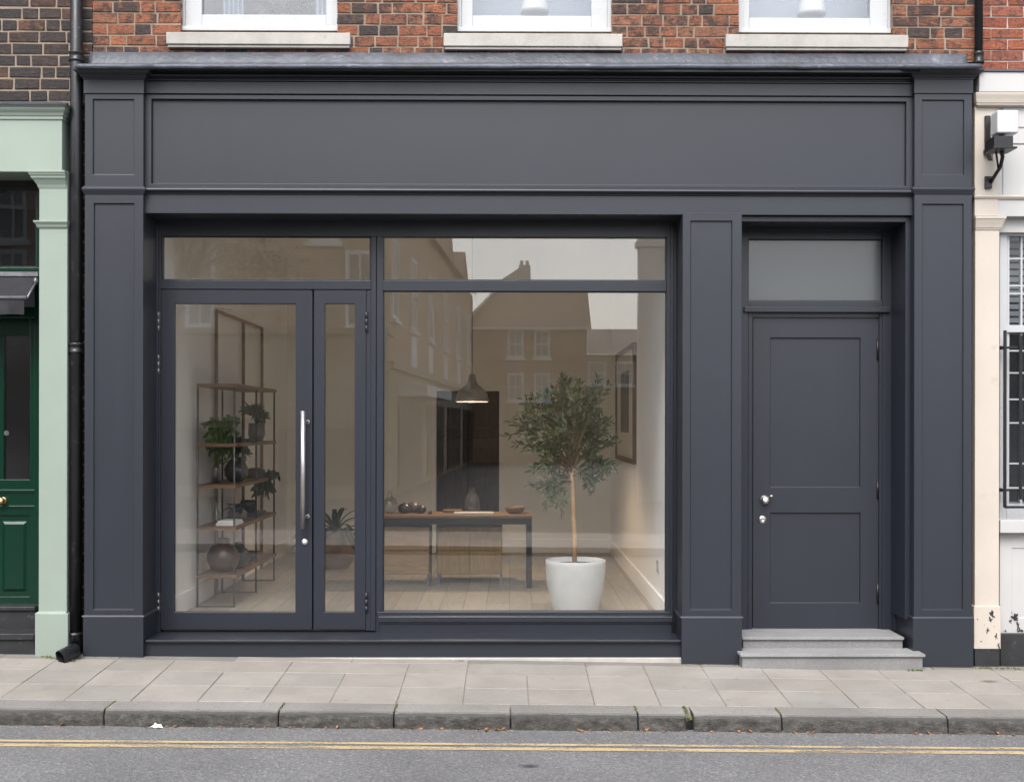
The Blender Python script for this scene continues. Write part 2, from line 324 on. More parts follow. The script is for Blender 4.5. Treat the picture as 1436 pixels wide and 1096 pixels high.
# ------------------------------------------------------------------ mesh builder
class MB:
    def __init__(s): s.v = []; s.f = []; s.mi = []; s.sm = []; s.col = []
    def vert(s, p): s.v.append(tuple(p)); return len(s.v) - 1
    def face(s, idx, mi=0, smooth=False, col=(1, 1, 1, 1)):
        s.f.append(tuple(idx)); s.mi.append(mi); s.sm.append(smooth); s.col.append(col)
    def poly(s, pts, mi=0, smooth=False, col=(1, 1, 1, 1)):
        s.face([s.vert(p) for p in pts], mi, smooth, col)
    def box(s, x0, x1, y0, y1, z0, z1, mi=0, col=(1, 1, 1, 1), jit=0):
        if x0 > x1: x0, x1 = x1, x0
        if y0 > y1: y0, y1 = y1, y0
        if z0 > z1: z0, z1 = z1, z0
        b = len(s.v)
        for x in (x0, x1):
            for y in (y0, y1):
                for z in (z0, z1):
                    j = [random.uniform(-jit, jit) for _ in range(3)] if jit else (0, 0, 0)
                    s.v.append((x + j[0], y + j[1] * .5, z + j[2]))
        for q in ((0, 1, 3, 2), (4, 6, 7, 5), (0, 4, 5, 1), (2, 3, 7, 6), (0, 2, 6, 4), (1, 5, 7, 3)):
            s.face([b + k for k in q], mi, False, col)
    def pbox(s, px0, px1, py0, py1, y0, y1, mi=0, col=(1, 1, 1, 1)):
        mx, my = (px0 + px1) / 2, (py0 + py1) / 2
        s.box(U(px0, my, y0).x, U(px1, my, y0).x, y0, y1, U(mx, py0, y0).z, U(mx, py1, y0).z, mi, col)
    def recess(s, x0, x1, z0, z1, y, yb, rx0, rx1, rz0, rz1, dep, lip=.004, mi=0):
        """a slab whose front face (y) has one sunk panel"""
        o = [(x0, z0), (x1, z0), (x1, z1), (x0, z1)]; r = [(rx0, rz0), (rx1, rz0), (rx1, rz1), (rx0, rz1)]
        r2 = [(rx0 + lip, rz0 + lip), (rx1 - lip, rz0 + lip), (rx1 - lip, rz1 - lip), (rx0 + lip, rz1 - lip)]
        A = [s.vert((x, y, z)) for x, z in o]; B = [s.vert((x, y, z)) for x, z in r]; C = [s.vert((x, y + dep, z)) for x, z in r2]
        D = [s.vert((x, yb, z)) for x, z in o]
        for i in range(4):
            j = (i + 1) % 4
            s.face((A[i], A[j], B[j], B[i]), mi); s.face((B[i], B[j], C[j], C[i]), mi); s.face((A[j], A[i], D[i], D[j]), mi)
        s.face(C, mi); s.face(D[::-1], mi)
    def crown(s, x0, x1, y, yb, prof, ends=(1, 1), mi=0):
        """stacked moulding: prof = [(outset, z)...] bottom to top, returned at the ends"""
        rings = []
        for o, z in prof:
            rings.append([s.vert(p) for p in ((x0 - o * ends[0], yb, z), (x0 - o * ends[0], y - o, z), (x1 + o * ends[1], y - o, z), (x1 + o * ends[1], yb, z))])
        for a, b in zip(rings, rings[1:]):
            for i in range(4):
                j = (i + 1) % 4; s.face((a[i], a[j], b[j], b[i]), mi)
        s.face(rings[0][::-1], mi); s.face(rings[-1], mi)
    def lathe(s, c, prof, n=28, mi=0, smooth=True, cap=True, col=(1, 1, 1, 1)):
        rings = []
        for r, z in prof:
            rings.append([s.vert((c[0] + r * math.cos(2 * math.pi * k / n), c[1] + r * math.sin(2 * math.pi * k / n), c[2] + z)) for k in range(n)])
        for a, b in zip(rings, rings[1:]):
            for k in range(n):
                j = (k + 1) % n; s.face((a[k], a[j], b[j], b[k]), mi, smooth, col)
        if cap: s.face(rings[0][::-1], mi, False, col); s.face(rings[-1], mi, False, col)
    def tube(s, pts, rad, n=12, mi=0, smooth=True, col=(1, 1, 1, 1), cap=True):
        pts = [Vector(p) for p in pts]
        if not hasattr(rad, '__len__'): rad = [rad] * len(pts)
        rings = []; up = None
        for i, p in enumerate(pts):
            t = (pts[min(i + 1, len(pts) - 1)] - pts[max(i - 1, 0)]).normalized()
            if up is None:
                up = Vector((0, 0, 1)) if abs(t.z) < .9 else Vector((0, 1, 0))
            u = (up - t * up.dot(t)); u = u.normalized() if u.length > 1e-6 else t.orthogonal().normalized()
            w = t.cross(u); up = u
            rings.append([s.vert(p + (u * math.cos(2 * math.pi * k / n) + w * math.sin(2 * math.pi * k / n)) * rad[i]) for k in range(n)])
        for a, b in zip(rings, rings[1:]):
            for k in range(n):
                j = (k + 1) % n; s.face((a[k], a[j], b[j], b[k]), mi, smooth, col)
        if cap: s.face(rings[0][::-1], mi, False, col); s.face(rings[-1], mi, False, col)
    def ydisc(s, c, prof, n=24, mi=0):
        """lathe about the Y axis: prof = [(radius, y offset)...]"""
        rings = []
        for r, y in prof:
            rings.append([s.vert((c[0] + r * math.cos(2 * math.pi * k / n), c[1] + y, c[2] + r * math.sin(2 * math.pi * k / n))) for k in range(n)])
        for a, b in zip(rings, rings[1:]):
            for k in range(n):
                j = (k + 1) % n; s.face((a[k], a[j], b[j], b[k]), mi, True)
        s.face(rings[0][::-1], mi); s.face(rings[-1], mi)
    def leaf(s, b, d, nrm, L, W, col=0.5, fold=.25, droop=0):
        d = d.normalized(); side = d.cross(nrm)
        if side.length < 1e-5: side = d.orthogonal()
        side.normalize(); up = side.cross(d).normalized(); c = (col, col, col, 1)
        dn = Vector((0, 0, -droop * L))
        m1 = b + d * L * .35 - up * fold * W + dn * .15; m2 = b + d * L * .72 - up * fold * W * .7 + dn * .5; t = b + d * L + dn
        l1 = b + d * L * .33 + side * W + dn * .15; l2 = b + d * L * .7 + side * W * .75 + dn * .5
        r1 = b + d * L * .33 - side * W + dn * .15; r2 = b + d * L * .7 - side * W * .75 + dn * .5
        B, M1, M2, T, L1, L2, R1, R2 = [s.vert(p) for p in (b, m1, m2, t, l1, l2, r1, r2)]
        for q in ((B, L1, M1), (L1, L2, M2, M1), (L2, T, M2), (B, M1, R1), (M1, M2, R2, R1), (M2, T, R2)): s.face(q, 0, True, c)
    def build(s, name, mats, parent=None, bevel=0, seg=2, merge=False, normals=True, loc=None):
        me = bpy.data.meshes.new(name)
        vs = s.v if loc is None else [(x - loc[0], y - loc[1], z - loc[2]) for x, y, z in s.v]
        me.from_pydata(vs, [], s.f)
        if not isinstance(mats, (list, tuple)): mats = [mats]
        for m in mats: me.materials.append(m)
        me.polygons.foreach_set('material_index', s.mi); me.polygons.foreach_set('use_smooth', s.sm)
        if any(c != (1, 1, 1, 1) for c in s.col):
            ca = me.color_attributes.new('Col', 'FLOAT_COLOR', 'CORNER'); arr = []
            for f, c in zip(s.f, s.col): arr += list(c) * len(f)
            ca.data.foreach_set('color', arr)
        if normals or merge:
            bm = bmesh.new(); bm.from_mesh(me)
            if merge: bmesh.ops.remove_doubles(bm, verts=bm.verts, dist=1e-5)
            if normals: bmesh.ops.recalc_face_normals(bm, faces=bm.faces)
            bm.to_mesh(me); bm.free()
        me.update()
        o = bpy.data.objects.new(name, me); COL.objects.link(o)
        if loc is not None: o.location = loc
        if parent is not None:
            o.parent = parent
            o.matrix_parent_inverse = Matrix.Translation(parent_world(parent)).inverted()
        if bevel:
            bv = o.modifiers.new('bevel', 'BEVEL'); bv.width = bevel; bv.segments = seg; bv.limit_method = 'ANGLE'; bv.angle_limit = R(35)
        return o
def parent_world(p):
    v = Vector((0, 0, 0)); 
    while p is not None:
        v += p.location + (p.matrix_parent_inverse.translation if p.parent else Vector((0, 0, 0))); p = p.parent
    return v
def tag(o, label=None, cat=None, group=None, kind=None):
    if label: o['label'] = label
    if cat: o['category'] = cat
    if group: o['group'] = group
    if kind: o['kind'] = kind
    return o
def thing(name, label, cat, loc=(0, 0, 0), group=None):
    o = bpy.data.objects.new(name, None); COL.objects.link(o); o.location = loc; o.empty_display_size = .1
    return tag(o, label, cat, group)
def part(mb, name, mat, parent, bevel=0, label=None, **kw):
    o = mb.build(name, mat, parent, bevel, **kw)
    if label: o['label'] = label
    return o
def dup(root, loc):
    r = root.copy(); COL.objects.link(r); r.location = loc
    for ch in root.children:
        c = ch.copy(); COL.objects.link(c); c.parent = r
        for g in ch.children:
            d = g.copy(); COL.objects.link(d); d.parent = c
    return r

def rects_minus(x0, x1, z0, z1, holes):
    zs = sorted({z0, z1, *[h[2] for h in holes if z0 < h[2] < z1], *[h[3] for h in holes if z0 < h[3] < z1]})
    out = []
    for a, b in zip(zs, zs[1:]):
        m = (a + b) / 2; xs = [x0]
        for h in sorted(holes):
            if h[2] < m < h[3]:
                xs += [min(max(h[0], x0), x1), min(max(h[1], x0), x1)]
        xs.append(x1)
        for i in range(0, len(xs), 2):
            if xs[i + 1] - xs[i] > .002: out.append((xs[i], xs[i + 1], a, b))
    return out
def brick_field(mb, x0, x1, z0, z1, yf, pal, holes=(), course=.0752, joint=.0135, deep=.12, ztop=None, regular=False):
    z = z1; k = 0
    n = int((z1 - z0) / course) + 1
    for k in range(n):
        zt = z1 - k * course; zb = zt - course + joint
        if zt - .02 < z0: break
        zb = max(zb, z0)
        zm = (zb + zt) / 2
        segs = [(x0, x1)]
        for h in holes:
            if h[2] - .012 < zm < h[3]:
                ns = []
                for a, b in segs:
                    if h[1] <= a or h[0] >= b: ns.append((a, b)); continue
                    if h[0] > a: ns.append((a, h[0]))
                    if h[1] < b: ns.append((h[1], b))
                segs = ns
        for a, b in segs:
            x = a; head = (k % 2 == 0)
            first = True
            while x < b - .015:
                if regular: L = .215 if not first or k % 2 else .1025
                else: L = ((.09 if head else .19) * random.uniform(.85, 1.15) if random.random() < .6 else random.uniform(.10, .175)) * (course / .0752)
                head = not head; first = False
                e = x + L
                if b - e < .06: e = b
                e = min(e, b)
                mb.box(x, e, yf + random.uniform(-.002, .003), yf + deep, zb, zt, 0, pal((x + e) / 2, zm), .0026)
                x = e + joint
    for a, b, c, d in rects_minus(x0 + .001, x1 - .001, z0, z1, holes):
        mb.box(a, b, yf + .007, yf + deep + .05, c, d, 1)

# ------------------------------------------------------------------ ground
gf = line2(U(203, 919, .03), U(1364, 935.5, -.015))
YK0, YK1 = -1.05, -1.27
gk = line2(U(180, 982, YK0), U(1300, 992.5, YK0))
ke = line2(U(180, 995.5, YK1), U(1300, 1005.5, YK1))
rd = line2(U(180, 1018, YK1), U(1300, 1028.5, YK1))
RS = (rd(1) - rd(0)); RZ0 = rd(0)
def gz(x, y):
    t = min(1, max(0, y / YK0)); return gf(x) * (1 - t) + gk(x) * t
XL, XR = -30, 30
# pavement: individually laid slabs over a joint bed
mb = MB(); bed = MB()
cols = []; x = -6.2; w = .386
xa = UX(576, 0, 926)
cols = [xa + w * k for k in range(-20, 21)]
rows = [(.035, -.085), (-.085, -.37), (-.37, -.70), (-.70, YK0)]
for ri, (ya, yb_) in enumerate(rows):
    k = 0
    while k < len(cols) - 1:
        a, b_ = cols[k], cols[k + 1]
        k += 1
        if a < -1.2 and ri == 2 and random.random() < 0: pass
        if ri == 0 and random.random() < .4 and k < len(cols) - 1: b_ = cols[k + 1]; k += 1
        if ri == 1 and random.random() < .15 and k < len(cols) - 1: b_ = cols[k + 1]; k += 1
        g = random.uniform(.93, 1.04) * (.72 if ri == 0 and random.random() < .4 else 1)
        t = random.uniform(-.004, .004)
        c = (.272 * g + t, .253 * g, .227 * g - t * .6, 1)
        j = .0018 if ri < 3 else .0026
        if ri and k < len(cols) and random.random() < .12: j = .004
        pts = [(a + j, ya - j), (b_ - j, ya - j), (b_ - j, yb_ + j), (a + j, yb_ + j)]
        dz = [random.uniform(-.0025, .0025) for _ in range(4)]
        top = [mb.vert((x + random.uniform(-.002, .002), y + random.uniform(-.0015, .0015), gz(x, y) + z)) for (x, y), z in zip(pts, dz)]
        bot = [mb.vert((x, y, gz(x, y) - .05)) for x, y in pts]
        mb.face(top[::-1], 0, False, c)
        for i in range(4):
            mb.face((top[i], top[(i + 1) % 4], bot[(i + 1) % 4], bot[i]), 0, False, c)
pav = tag(mb.build('pavement', M['slab'], None, .003, 1), kind='structure')
bx = [XL, -8, -5, -2, 0, 2, 5, 8, XR]
for a, b_ in zip(bx, bx[1:]):
    for ya, yb_ in ((.6, 0), (0, YK0), (YK0, YK1 + .09)):
        z = lambda x, y: gz(x, y) - .006 if y > YK1 - .001 and y >= YK0 else gk(x) - .05
        bed.poly([(a, ya, z(a, ya)), (b_, ya, z(b_, ya)), (b_, yb_, z(b_, yb_)), (a, yb_, z(a, yb_))])
tag(bed.build('pavement_bed', M['joint']), kind='structure')
# kerb stones
mb = MB()
KJ = [-560, -330, -90, 145, 390, 552, 716, 895, 966, 1097, 1330, 1570, 1800, 2040]
for i, (p0, p1) in enumerate(zip(KJ, KJ[1:])):
    x0 = UX(p0, YK1, 1012) + .004; x1 = UX(p1, YK1, 1012) - .004
    if i == 8: x0 += .028
    if i == 7: x1 -= .01
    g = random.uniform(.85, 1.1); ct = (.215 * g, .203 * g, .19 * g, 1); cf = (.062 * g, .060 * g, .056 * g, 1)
    n = max(8, int((x1 - x0) / .012)); sd = random.uniform(0, 50)
    rings = []
    for k in range(n + 1):
        x = x0 + (x1 - x0) * k / n
        zt, zb, zi = ke(x), rd(x) - .03, gk(x)
        rough = lambda q: (noise.noise(Vector((x * 14 + sd, q * .7, sd))) * .010 + noise.noise(Vector((x * 30 + sd, q * .9, 3))) * .006)
        ec = min(1, min(k, n - k) / 4.0 + .35)
        e = 1 - ec
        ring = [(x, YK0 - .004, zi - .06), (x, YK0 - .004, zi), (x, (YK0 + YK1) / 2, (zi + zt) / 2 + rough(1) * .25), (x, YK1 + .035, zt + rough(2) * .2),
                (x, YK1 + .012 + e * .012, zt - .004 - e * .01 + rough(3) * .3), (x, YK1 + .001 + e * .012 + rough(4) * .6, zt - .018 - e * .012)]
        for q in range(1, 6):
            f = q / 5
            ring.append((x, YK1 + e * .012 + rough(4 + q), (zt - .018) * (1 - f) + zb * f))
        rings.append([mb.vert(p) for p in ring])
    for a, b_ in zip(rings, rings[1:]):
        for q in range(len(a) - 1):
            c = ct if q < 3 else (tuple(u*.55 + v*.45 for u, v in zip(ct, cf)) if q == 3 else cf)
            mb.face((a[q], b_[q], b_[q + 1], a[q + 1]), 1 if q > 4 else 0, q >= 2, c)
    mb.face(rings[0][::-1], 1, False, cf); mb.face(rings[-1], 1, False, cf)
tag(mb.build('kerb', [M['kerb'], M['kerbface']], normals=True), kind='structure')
# road & the far side
mb = MB()
ys = [YK1 + .05, -1.6, -3, -7.4]
for ya, yb_ in zip(ys, ys[1:]):
    for a, b_ in zip(bx, bx[1:]):
        mb.poly([(a, ya, rd(a)), (a, yb_, rd(a)), (b_, yb_, rd(b_)), (b_, ya, rd(b_))])
road = tag(mb.build('road', M['road']), kind='structure')
mb = MB()
for p, q, wd in ((1039.6, 1048.3, .042), (1045.6, 1054.6, .058)):
    A = UPL(180, p, RZ0, RS); B = UPL(1300, q, RZ0, RS); s = (B.y - A.y) / (B.x - A.x)
    xs = [-8 + .25 * k for k in range(65)]
    yy = lambda x: A.y + s * (x - A.x) + .004 * noise.noise(Vector((x * .8, wd * 90, 0)))
    for a, b_ in zip(xs, xs[1:]):
        mb.poly([(a, yy(a) - wd / 2, rd(a) + .003), (b_, yy(b_) - wd / 2, rd(b_) + .003), (b_, yy(b_) + wd / 2, rd(b_) + .003), (a, yy(a) + wd / 2, rd(a) + .003)])
tag(mb.build('road_marking', M['yellow']), kind='structure')
mb = MB()
for a, b_ in zip(bx, bx[1:]):
    for yy0 in (-5.75, -5.90):
        mb.poly([(a, yy0, rd(a) + .004), (b_, yy0, rd(b_) + .004), (b_, yy0 + .05, rd(b_) + .004), (a, yy0 + .05, rd(a) + .004)])
tag(mb.build('far_road_marking', M['yellow']), kind='structure')
mb = MB(); gc = (.40, .37, .345, 1)
for a, b_ in zip(bx, bx[1:]):
    za, zb = rd(a) + .11, rd(b_) + .11
    mb.poly([(a, -7.4, za - .15), (b_, -7.4, zb - .15), (b_, -7.4, zb), (a, -7.4, za)], 0, False, (.42, .40, .38, 1))
    mb.poly([(a, -7.4, za), (b_, -7.4, zb), (b_, -9.6, zb), (a, -9.6, za)], 0, False, gc)
tag(mb.build('far_pavement', M['slab']), kind='structure')
mb = MB(); mb.poly([(-400, 400, -.9), (400, 400, -.9), (400, -400, -.9), (-400, -400, -.9)])
mb.poly([(XL, -9.6, rd(XL) + .11), (XR, -9.6, rd(XR) + .11), (XR, -70, -.05), (XL, -70, -.05)])
tag(mb.build('ground', M['fartar']), kind='structure')

# stains, moss, litter, weed
def disc(name, c, rx, ry, mat, n=28):
    mb = MB(); mb.poly([(rx * math.cos(2 * math.pi * k / n), ry * math.sin(2 * math.pi * k / n), 0) for k in range(n)])
    o = mb.build(name, mat); o.location = c; return o
p = UPL(742, 1074, RZ0, RS)
o = disc('road_stain', (p.x, p.y, rd(p.x) + .003), 1, 1, M['stain_road']); o.scale = (.15, .10, 1); o.rotation_euler = (0, -math.atan(RS), 0); tag(o, kind='structure')
p = U(1383, 952, -.35); p.y = -.35; 
o = disc('pavement_stain', (p.x, -.40, gz(p.x, -.40) + .006), 1, 1, M['stain_pave']); o.scale = (.17, .07, 1); tag(o, kind='structure')
mb = MB()
def moss_line(p0, p1, n, wd, h):
    for _ in range(n):
        t = random.random(); q = Vector(p0).lerp(Vector(p1), t) + Vector((random.gauss(0, wd), random.gauss(0, wd * .5), 0))
        q.z = max(gz(q.x, q.y), q.z) if q.y > YK0 else q.z
        r = random.uniform(.004, .011)
        mb.lathe(q - Vector((0, 0, .003)), [(r, 0), (r * .9, h * random.uniform(.3, .7)), (r * .4, h)], 7)
g3 = lambda px, Y, dz=0: (UX(px, Y, 925), Y, gz(UX(px, Y, 925), Y) + dz)
moss_line(g3(1272, -.13), g3(1292, -.13), 16, .010, .014)
moss_line(g3(1366, -.03), g3(1436, -.05), 34, .03, .012)
moss_line(g3(62, -.03), g3(100, -.15), 30, .015, .010)
moss_line(g3(120, -.02), g3(200, -.02), 22, .005, .006)
moss_line(g3(957, -.025), g3(1040, -.025), 14, .004, .006)
moss_line(g3(640, -.01), g3(650, -.01), 6, .004, .007)
for pj in (145, 390, 552, 895, 966, 1097):
    xj = UX(pj, YK1, 1012); moss_line((xj, YK0 - .01, gk(xj) + .001), (xj, YK1 + .04, ke(xj) + .001), 16, .003, .006)
tag(mb.build('moss', M['moss']), 'green moss in the joints along wall base and kerb', 'moss', kind='stuff')

def dry_leaf(px, size, py=1021):
    x = UX(px, YK1 - .02, 1020); mb = MB(); y = YK1 - random.uniform(.008, .03)
    a = random.uniform(0, 6.28)
    for s in (1,):
        mb.leaf(Vector((0, 0, .004)), Vector((math.cos(a), math.sin(a) * .4, random.uniform(.0, .5))), Vector((random.uniform(-.5, .5), -.3, 1)), size, size * .36, fold=.7)
    o = mb.build('dry_leaf', M['brownleaf']); o.location = (x, y, rd(x) + .002)
    tag(o, 'small dry brown leaf fallen in the gutter against the kerb', 'leaf', 'dry leaves along the gutter')
for pxl in [60, 84, 105, 149, 205, 222, 228, 234, 240, 310, 375, 390, 405, 425, 452, 470, 513, 535, 569, 575, 597, 621, 648, 671, 678, 684, 690, 696, 702, 709, 812, 818, 823, 828, 858, 872, 895, 908, 925, 1004, 1034, 1055, 1098, 1116, 1130, 1136, 1142, 1228, 1290, 1305, 1312, 1330, 1338, 1343, 1349, 1366, 1373, 1402, 1420]:
    dry_leaf(pxl + random.uniform(-3, 3), random.uniform(.014, .034))
mb = MB(); mb2 = MB()
for k in range(1500):
    x = random.uniform(-5.5, 5.5); y = YK1 - abs(random.gauss(0, .022)) - .004; r = random.uniform(.0015, .0045)
    if noise.noise(Vector((x * 2.5, 0, 9))) < -.05 and random.random() < .8: continue
    c_ = random.choice([(.30, .17, .08, 1), (.20, .13, .08, 1), (.34, .29, .23, 1), (.10, .09, .08, 1)])
    z = rd(x); a = random.uniform(0, 3)
    v4 = [mb.vert((x + r * 1.6 * math.cos(a + q * 2.1), y + r * math.sin(a + q * 2.1), z + .001)) for q in range(3)] + [mb.vert((x, y, z + r * 1.3))]
    for q in range(3): mb.face((v4[q], v4[(q + 1) % 3], v4[3]), 0, False, c_)
tag(mb.build('gutter_grit', M['grit']), 'fine tan grit and leaf crumbs scattered along the gutter', 'grit', kind='stuff')
mb = MB(); x = UX(219, YK1 - .03, 1018)
pts = [(-.040, 0, 0), (-.022, -.014, .008), (-.004, -.012, .001), (.014, -.016, .006), (.040, -.004, 0), (.022, .012, .016), (.006, .018, .010), (-.010, .02, .024), (-.022, .014, .010)]
cv = mb.vert((-.004, 0, .016)); vv = [mb.vert(p) for p in pts]
for i in range(len(vv)): mb.face((cv, vv[i], vv[(i + 1) % len(vv)]), 0)
o = mb.build('paper_scrap', M['paper']); o.location = (x, YK1 - .03, rd(x) + .003)
tag(o, 'crumpled scrap of white paper lying in the gutter', 'litter')
mb = MB(); xw = UX(965, YK1, 1003)
for k in range(26):
    a = random.uniform(0, 6.28); d = Vector((math.cos(a) * .8, math.sin(a) * .6 - .3, random.uniform(.3, 1.2)))
    mb.leaf(Vector((random.gauss(0, .005), random.gauss(-.004, .004), random.uniform(0, .012))), d, Vector((0, 0, 1)), random.uniform(.014, .03), .006, random.random())
o = mb.build('weed', M['weed']); o.location = (xw, YK1 + .008, ke(xw) - .035)
tag(o, 'small green weed growing from the broken kerb joint', 'weed')

# ------------------------------------------------------------------ SHOP BUILDING
shop = thing('shop_building', 'charcoal painted shopfront with glazed double doors and a panelled side door under red brick', 'building', (0, .2, 0))
P_, FR = M['paint'], M['frame']
YW = .12            # upper brick wall face
# windows px: (open x0,x1, frame bottom y, glass x0,x1, glass bottom, sill x0,x1,y0,y1)
WIN = [(253, 473, 45, 284, 458, 22, 233, 491, 45, 66), (641, 858, 46.5, 663, 829, 23.5, 622, 873, 46.5, 69), (1036, 1252, 48, 1050, 1219, 26.5, 1018, 1274, 48, 70)]
holes = []
for w_ in WIN:
    z0 = UZ(w_[2], YW, (w_[0] + w_[1]) / 2); holes.append((UX(w_[0], YW, 20), UX(w_[1], YW, 20), z0, z0 + 1.7))
xA, xB = UX(130, YW, 60), UX(1367, YW, 60)
def pal_red(x, z):
    r = random.random()
    if r < .68: c = random.choice([(.25, .092, .048), (.275, .104, .052), (.22, .082, .045), (.25, .110, .066)]); a = random.uniform(.05, .48)
    elif r < .93: c = random.choice([(.19, .075, .045), (.22, .09, .052)]); a = random.uniform(.25, .65)
    else: c = (.10, .06, .05); a = random.uniform(.45, .8)
    g = random.uniform(.85, 1.1)
    return (c[0] * g, c[1] * g, c[2] * g, a)
def pal_dark(x, z):
    r = random.random()
    if r < .7: c = random.choice([(.042, .034, .033), (.058, .043, .038), (.035, .03, .03)]); a = random.uniform(.3, .8)
    else: c = random.choice([(.13, .06, .036), (.10, .052, .036)]); a = random.uniform(.3, .6)
    g = random.uniform(.85, 1.15); return (c[0] * g, c[1] * g, c[2] * g, a)
def pal_right(x, z):
    c = random.choice([(.27, .082, .046), (.24, .072, .042), (.29, .092, .048), (.25, .086, .055)]); g = random.uniform(.85, 1.1)
    return (c[0] * g, c[1] * g, c[2] * g, random.uniform(0, .25))
mb = MB()
sillholes = []
for w_ in WIN:
    m_ = (w_[6] + w_[7]) / 2
    sillholes.append((UX(w_[6], YW, 57), UX(w_[7], YW, 57), UZ(w_[9], YW, m_) - .002, UZ(w_[8], YW, m_) + .002))
ztop = UZ(-150, YW); zb = UZ(84, YW)
brick_field(mb, xA, xB, zb, ztop, YW, pal_red, holes)
part(mb, 'brick_wall', [M['brick'], M['mortar']], shop, .006, seg=2)
mb = MB(); mb.box(UX(120, .2), UX(1364, .2), .95, 6.0, UZ(70, YW), ztop); part(mb, 'upper_light_block', M['backing'], shop)  # solid dark block added against sky light leaking in from behind
for w_, h in zip(WIN, holes):
    x0, x1, z0, z1 = h; yw = YW + .055; mcx = (w_[0] + w_[1]) / 2
    gx0, gx1, gz0 = UX(w_[3], yw + .03, 10), UX(w_[4], yw + .03, 10), UZ(w_[5], yw + .03, mcx)
    fx0, fx1 = UX(w_[0], yw, 20), UX(w_[1], yw, 20); fz = UZ(w_[2] - 1, yw, mcx)
    mb = MB()
    a = .03
    mb.box(fx0 - .03, fx0 + a, yw, yw + .1, fz, z1); mb.box(fx1 - a, fx1 + .03, yw, yw + .1, fz, z1)
    mb.box(fx0 + a, gx0, yw + .012, yw + .09, fz + .02, z1); mb.box(gx1, fx1 - a, yw + .012, yw + .09, fz + .02, z1)
    mb.box(gx0, gx1, yw + .012, yw + .09, fz + .02, gz0)
    mb.box(fx0 - .02, fx1 + .02, yw - .02, yw + .05, fz - .002, fz + .028)
    mb.box(gx0, gx1, yw + .013, yw + .09, z1 - .06, z1); mb.box(gx0, gx1, yw + .013, yw + .09, gz0 + .75, gz0 + .80)
    wo = part(mb, 'window', M['white'], shop, .003)
    mb = MB(); mb.box(gx0 - .01, gx1 + .01, yw + .045, yw + .05, gz0 - .01, z1 - .02); part(mb, 'pane', M['glass_up'], wo)
    mb = MB()
    yS = YW - .05
    mb.box(UX(w_[6], yS, 57), UX(w_[7], yS, 57), yS, yw + .02, UZ(w_[9] - 4, yS, mcx), UZ(w_[8] + .5, yS, mcx))
    mb.box(UX(w_[6], yS, 57) + .006, UX(w_[7], yS, 57) - .006, yS + .012, yw + .02, UZ(w_[9], yS, mcx), UZ(w_[9] - 4, yS, mcx))
    part(mb, 'sill', M['sill'], wo, .004)
    if w_[0] != 253:
        mb = MB(); mb.box(x0, x1, .62, .63, z0 - .1, z1); part(mb, 'blind_and_sheen', M['blind_and_sheen'], wo)  # flat sheet painted as the pale sky reflection in the pane
    else:   # pale curtains drawn partly over the dark-painted backing
        mb = MB(); n = 60
        for a_, b_ in ((gx0 + .10, gx0 + .25), (gx1 - .10, gx1 + .05)):
            for k in range(n):
                u0, u1 = k / n, (k + 1) / n; f = lambda u: .36 + .02 * math.sin(u * 30 + a_ * 9)
                mb.poly([(a_ + (b_ - a_) * u0, f(u0), z0), (a_ + (b_ - a_) * u1, f(u1), z0), (a_ + (b_ - a_) * u1, f(u1), z1), (a_ + (b_ - a_) * u0, f(u0), z1)], 0, True)
        part(mb, 'curtain', M['blind_and_sheen'], wo, normals=False)
# lead flashing: sloping sheet + drip edge
YC = -.085; YP = -.125
def flashing():
    mb = MB(); n = 240
    xs0, xs1 = UX(105, YP, 92), UX(1377, YP, 92)
    brkL, brkR = UX(205, YC, 92), UX(1274, YC, 92)
    bL, bR = UX(124, YW - .012, 80), UX(1358, YW - .012, 80)
    rings = []
    for k in range(n + 1):
        x = xs0 + (xs1 - xs0) * k / n
        br = min(1, max(0, (x - brkL) / .05)) * min(1, max(0, (brkR - x) / .05))
        yfr = YP + (YC - YP) * br
        w1 = noise.noise(Vector((x * 2.2, 1, 0))) * .006 + noise.noise(Vector((x * 9, 5, 0))) * .003
        px = 105 + (1377 - 105) * k / n
        zt = UZ(72.5 + (px - 105) * .0035, YW - .012, 718) if False else U(px, 73 + (px - 105) * .0022, YW - .012).z
        ze = U(px, 89, yfr).z; zd = U(px, 96, yfr).z
        y2 = YW - .012
        inside = bL <= x <= bR
        if not inside: zt = ze + .012
        zu = ze + .012
        if inside: ring = [(x, y2, zt + w1 * .5), (x, y2 - .012, zt - .004 + w1 * .5), (x, y2 - .020 + w1, zu + (zt - zu) * .45), (x, y2 - .05, zu + .012 + w1)]
        else: ring = [(x, y2, zu), (x, y2 - .01, zu), (x, y2 - .02, zu - .001), (x, y2 - .05, zu - .002)]
        ring += [(x, yfr + .012, ze + .002 + w1 * .6), (x, yfr + w1 * .5, ze - .006 + w1 * .5), (x, yfr - .003 + w1, zd + w1 * .8), (x, yfr + .05, zd + .006)]
        rings.append([mb.vert(p) for p in ring])
    for a, b_ in zip(rings, rings[1:]):
        for q in range(7): mb.face((a[q], b_[q], b_[q + 1], a[q + 1]), 0, True)
    for r_ in (rings[0], rings[-1]): mb.face(r_, 0)
    part(mb, 'lead_flashing', M['lead'], shop)
flashing()
# cornice between pilasters
YF = .045
def prof(lst, Y, px=718): return [(o, UZ(py, Y - o, px)) for o, py in lst]
mb = MB()
xa_, xb_ = UX(200, YF), UX(1283, YF)
mb.crown(xa_, xb_, YF, .25, prof([(-.012, 117), (-.012, 115.5), (.016, 115), (.016, 113), (.002, 112.6), (.002, 109), (.030, 108.5), (.034, 106), (.012, 105.5), (.012, 101), (.11, 100), (.11, 94.5)], YF), (0, 0))
part(mb, 'cornice', P_, shop, .002)
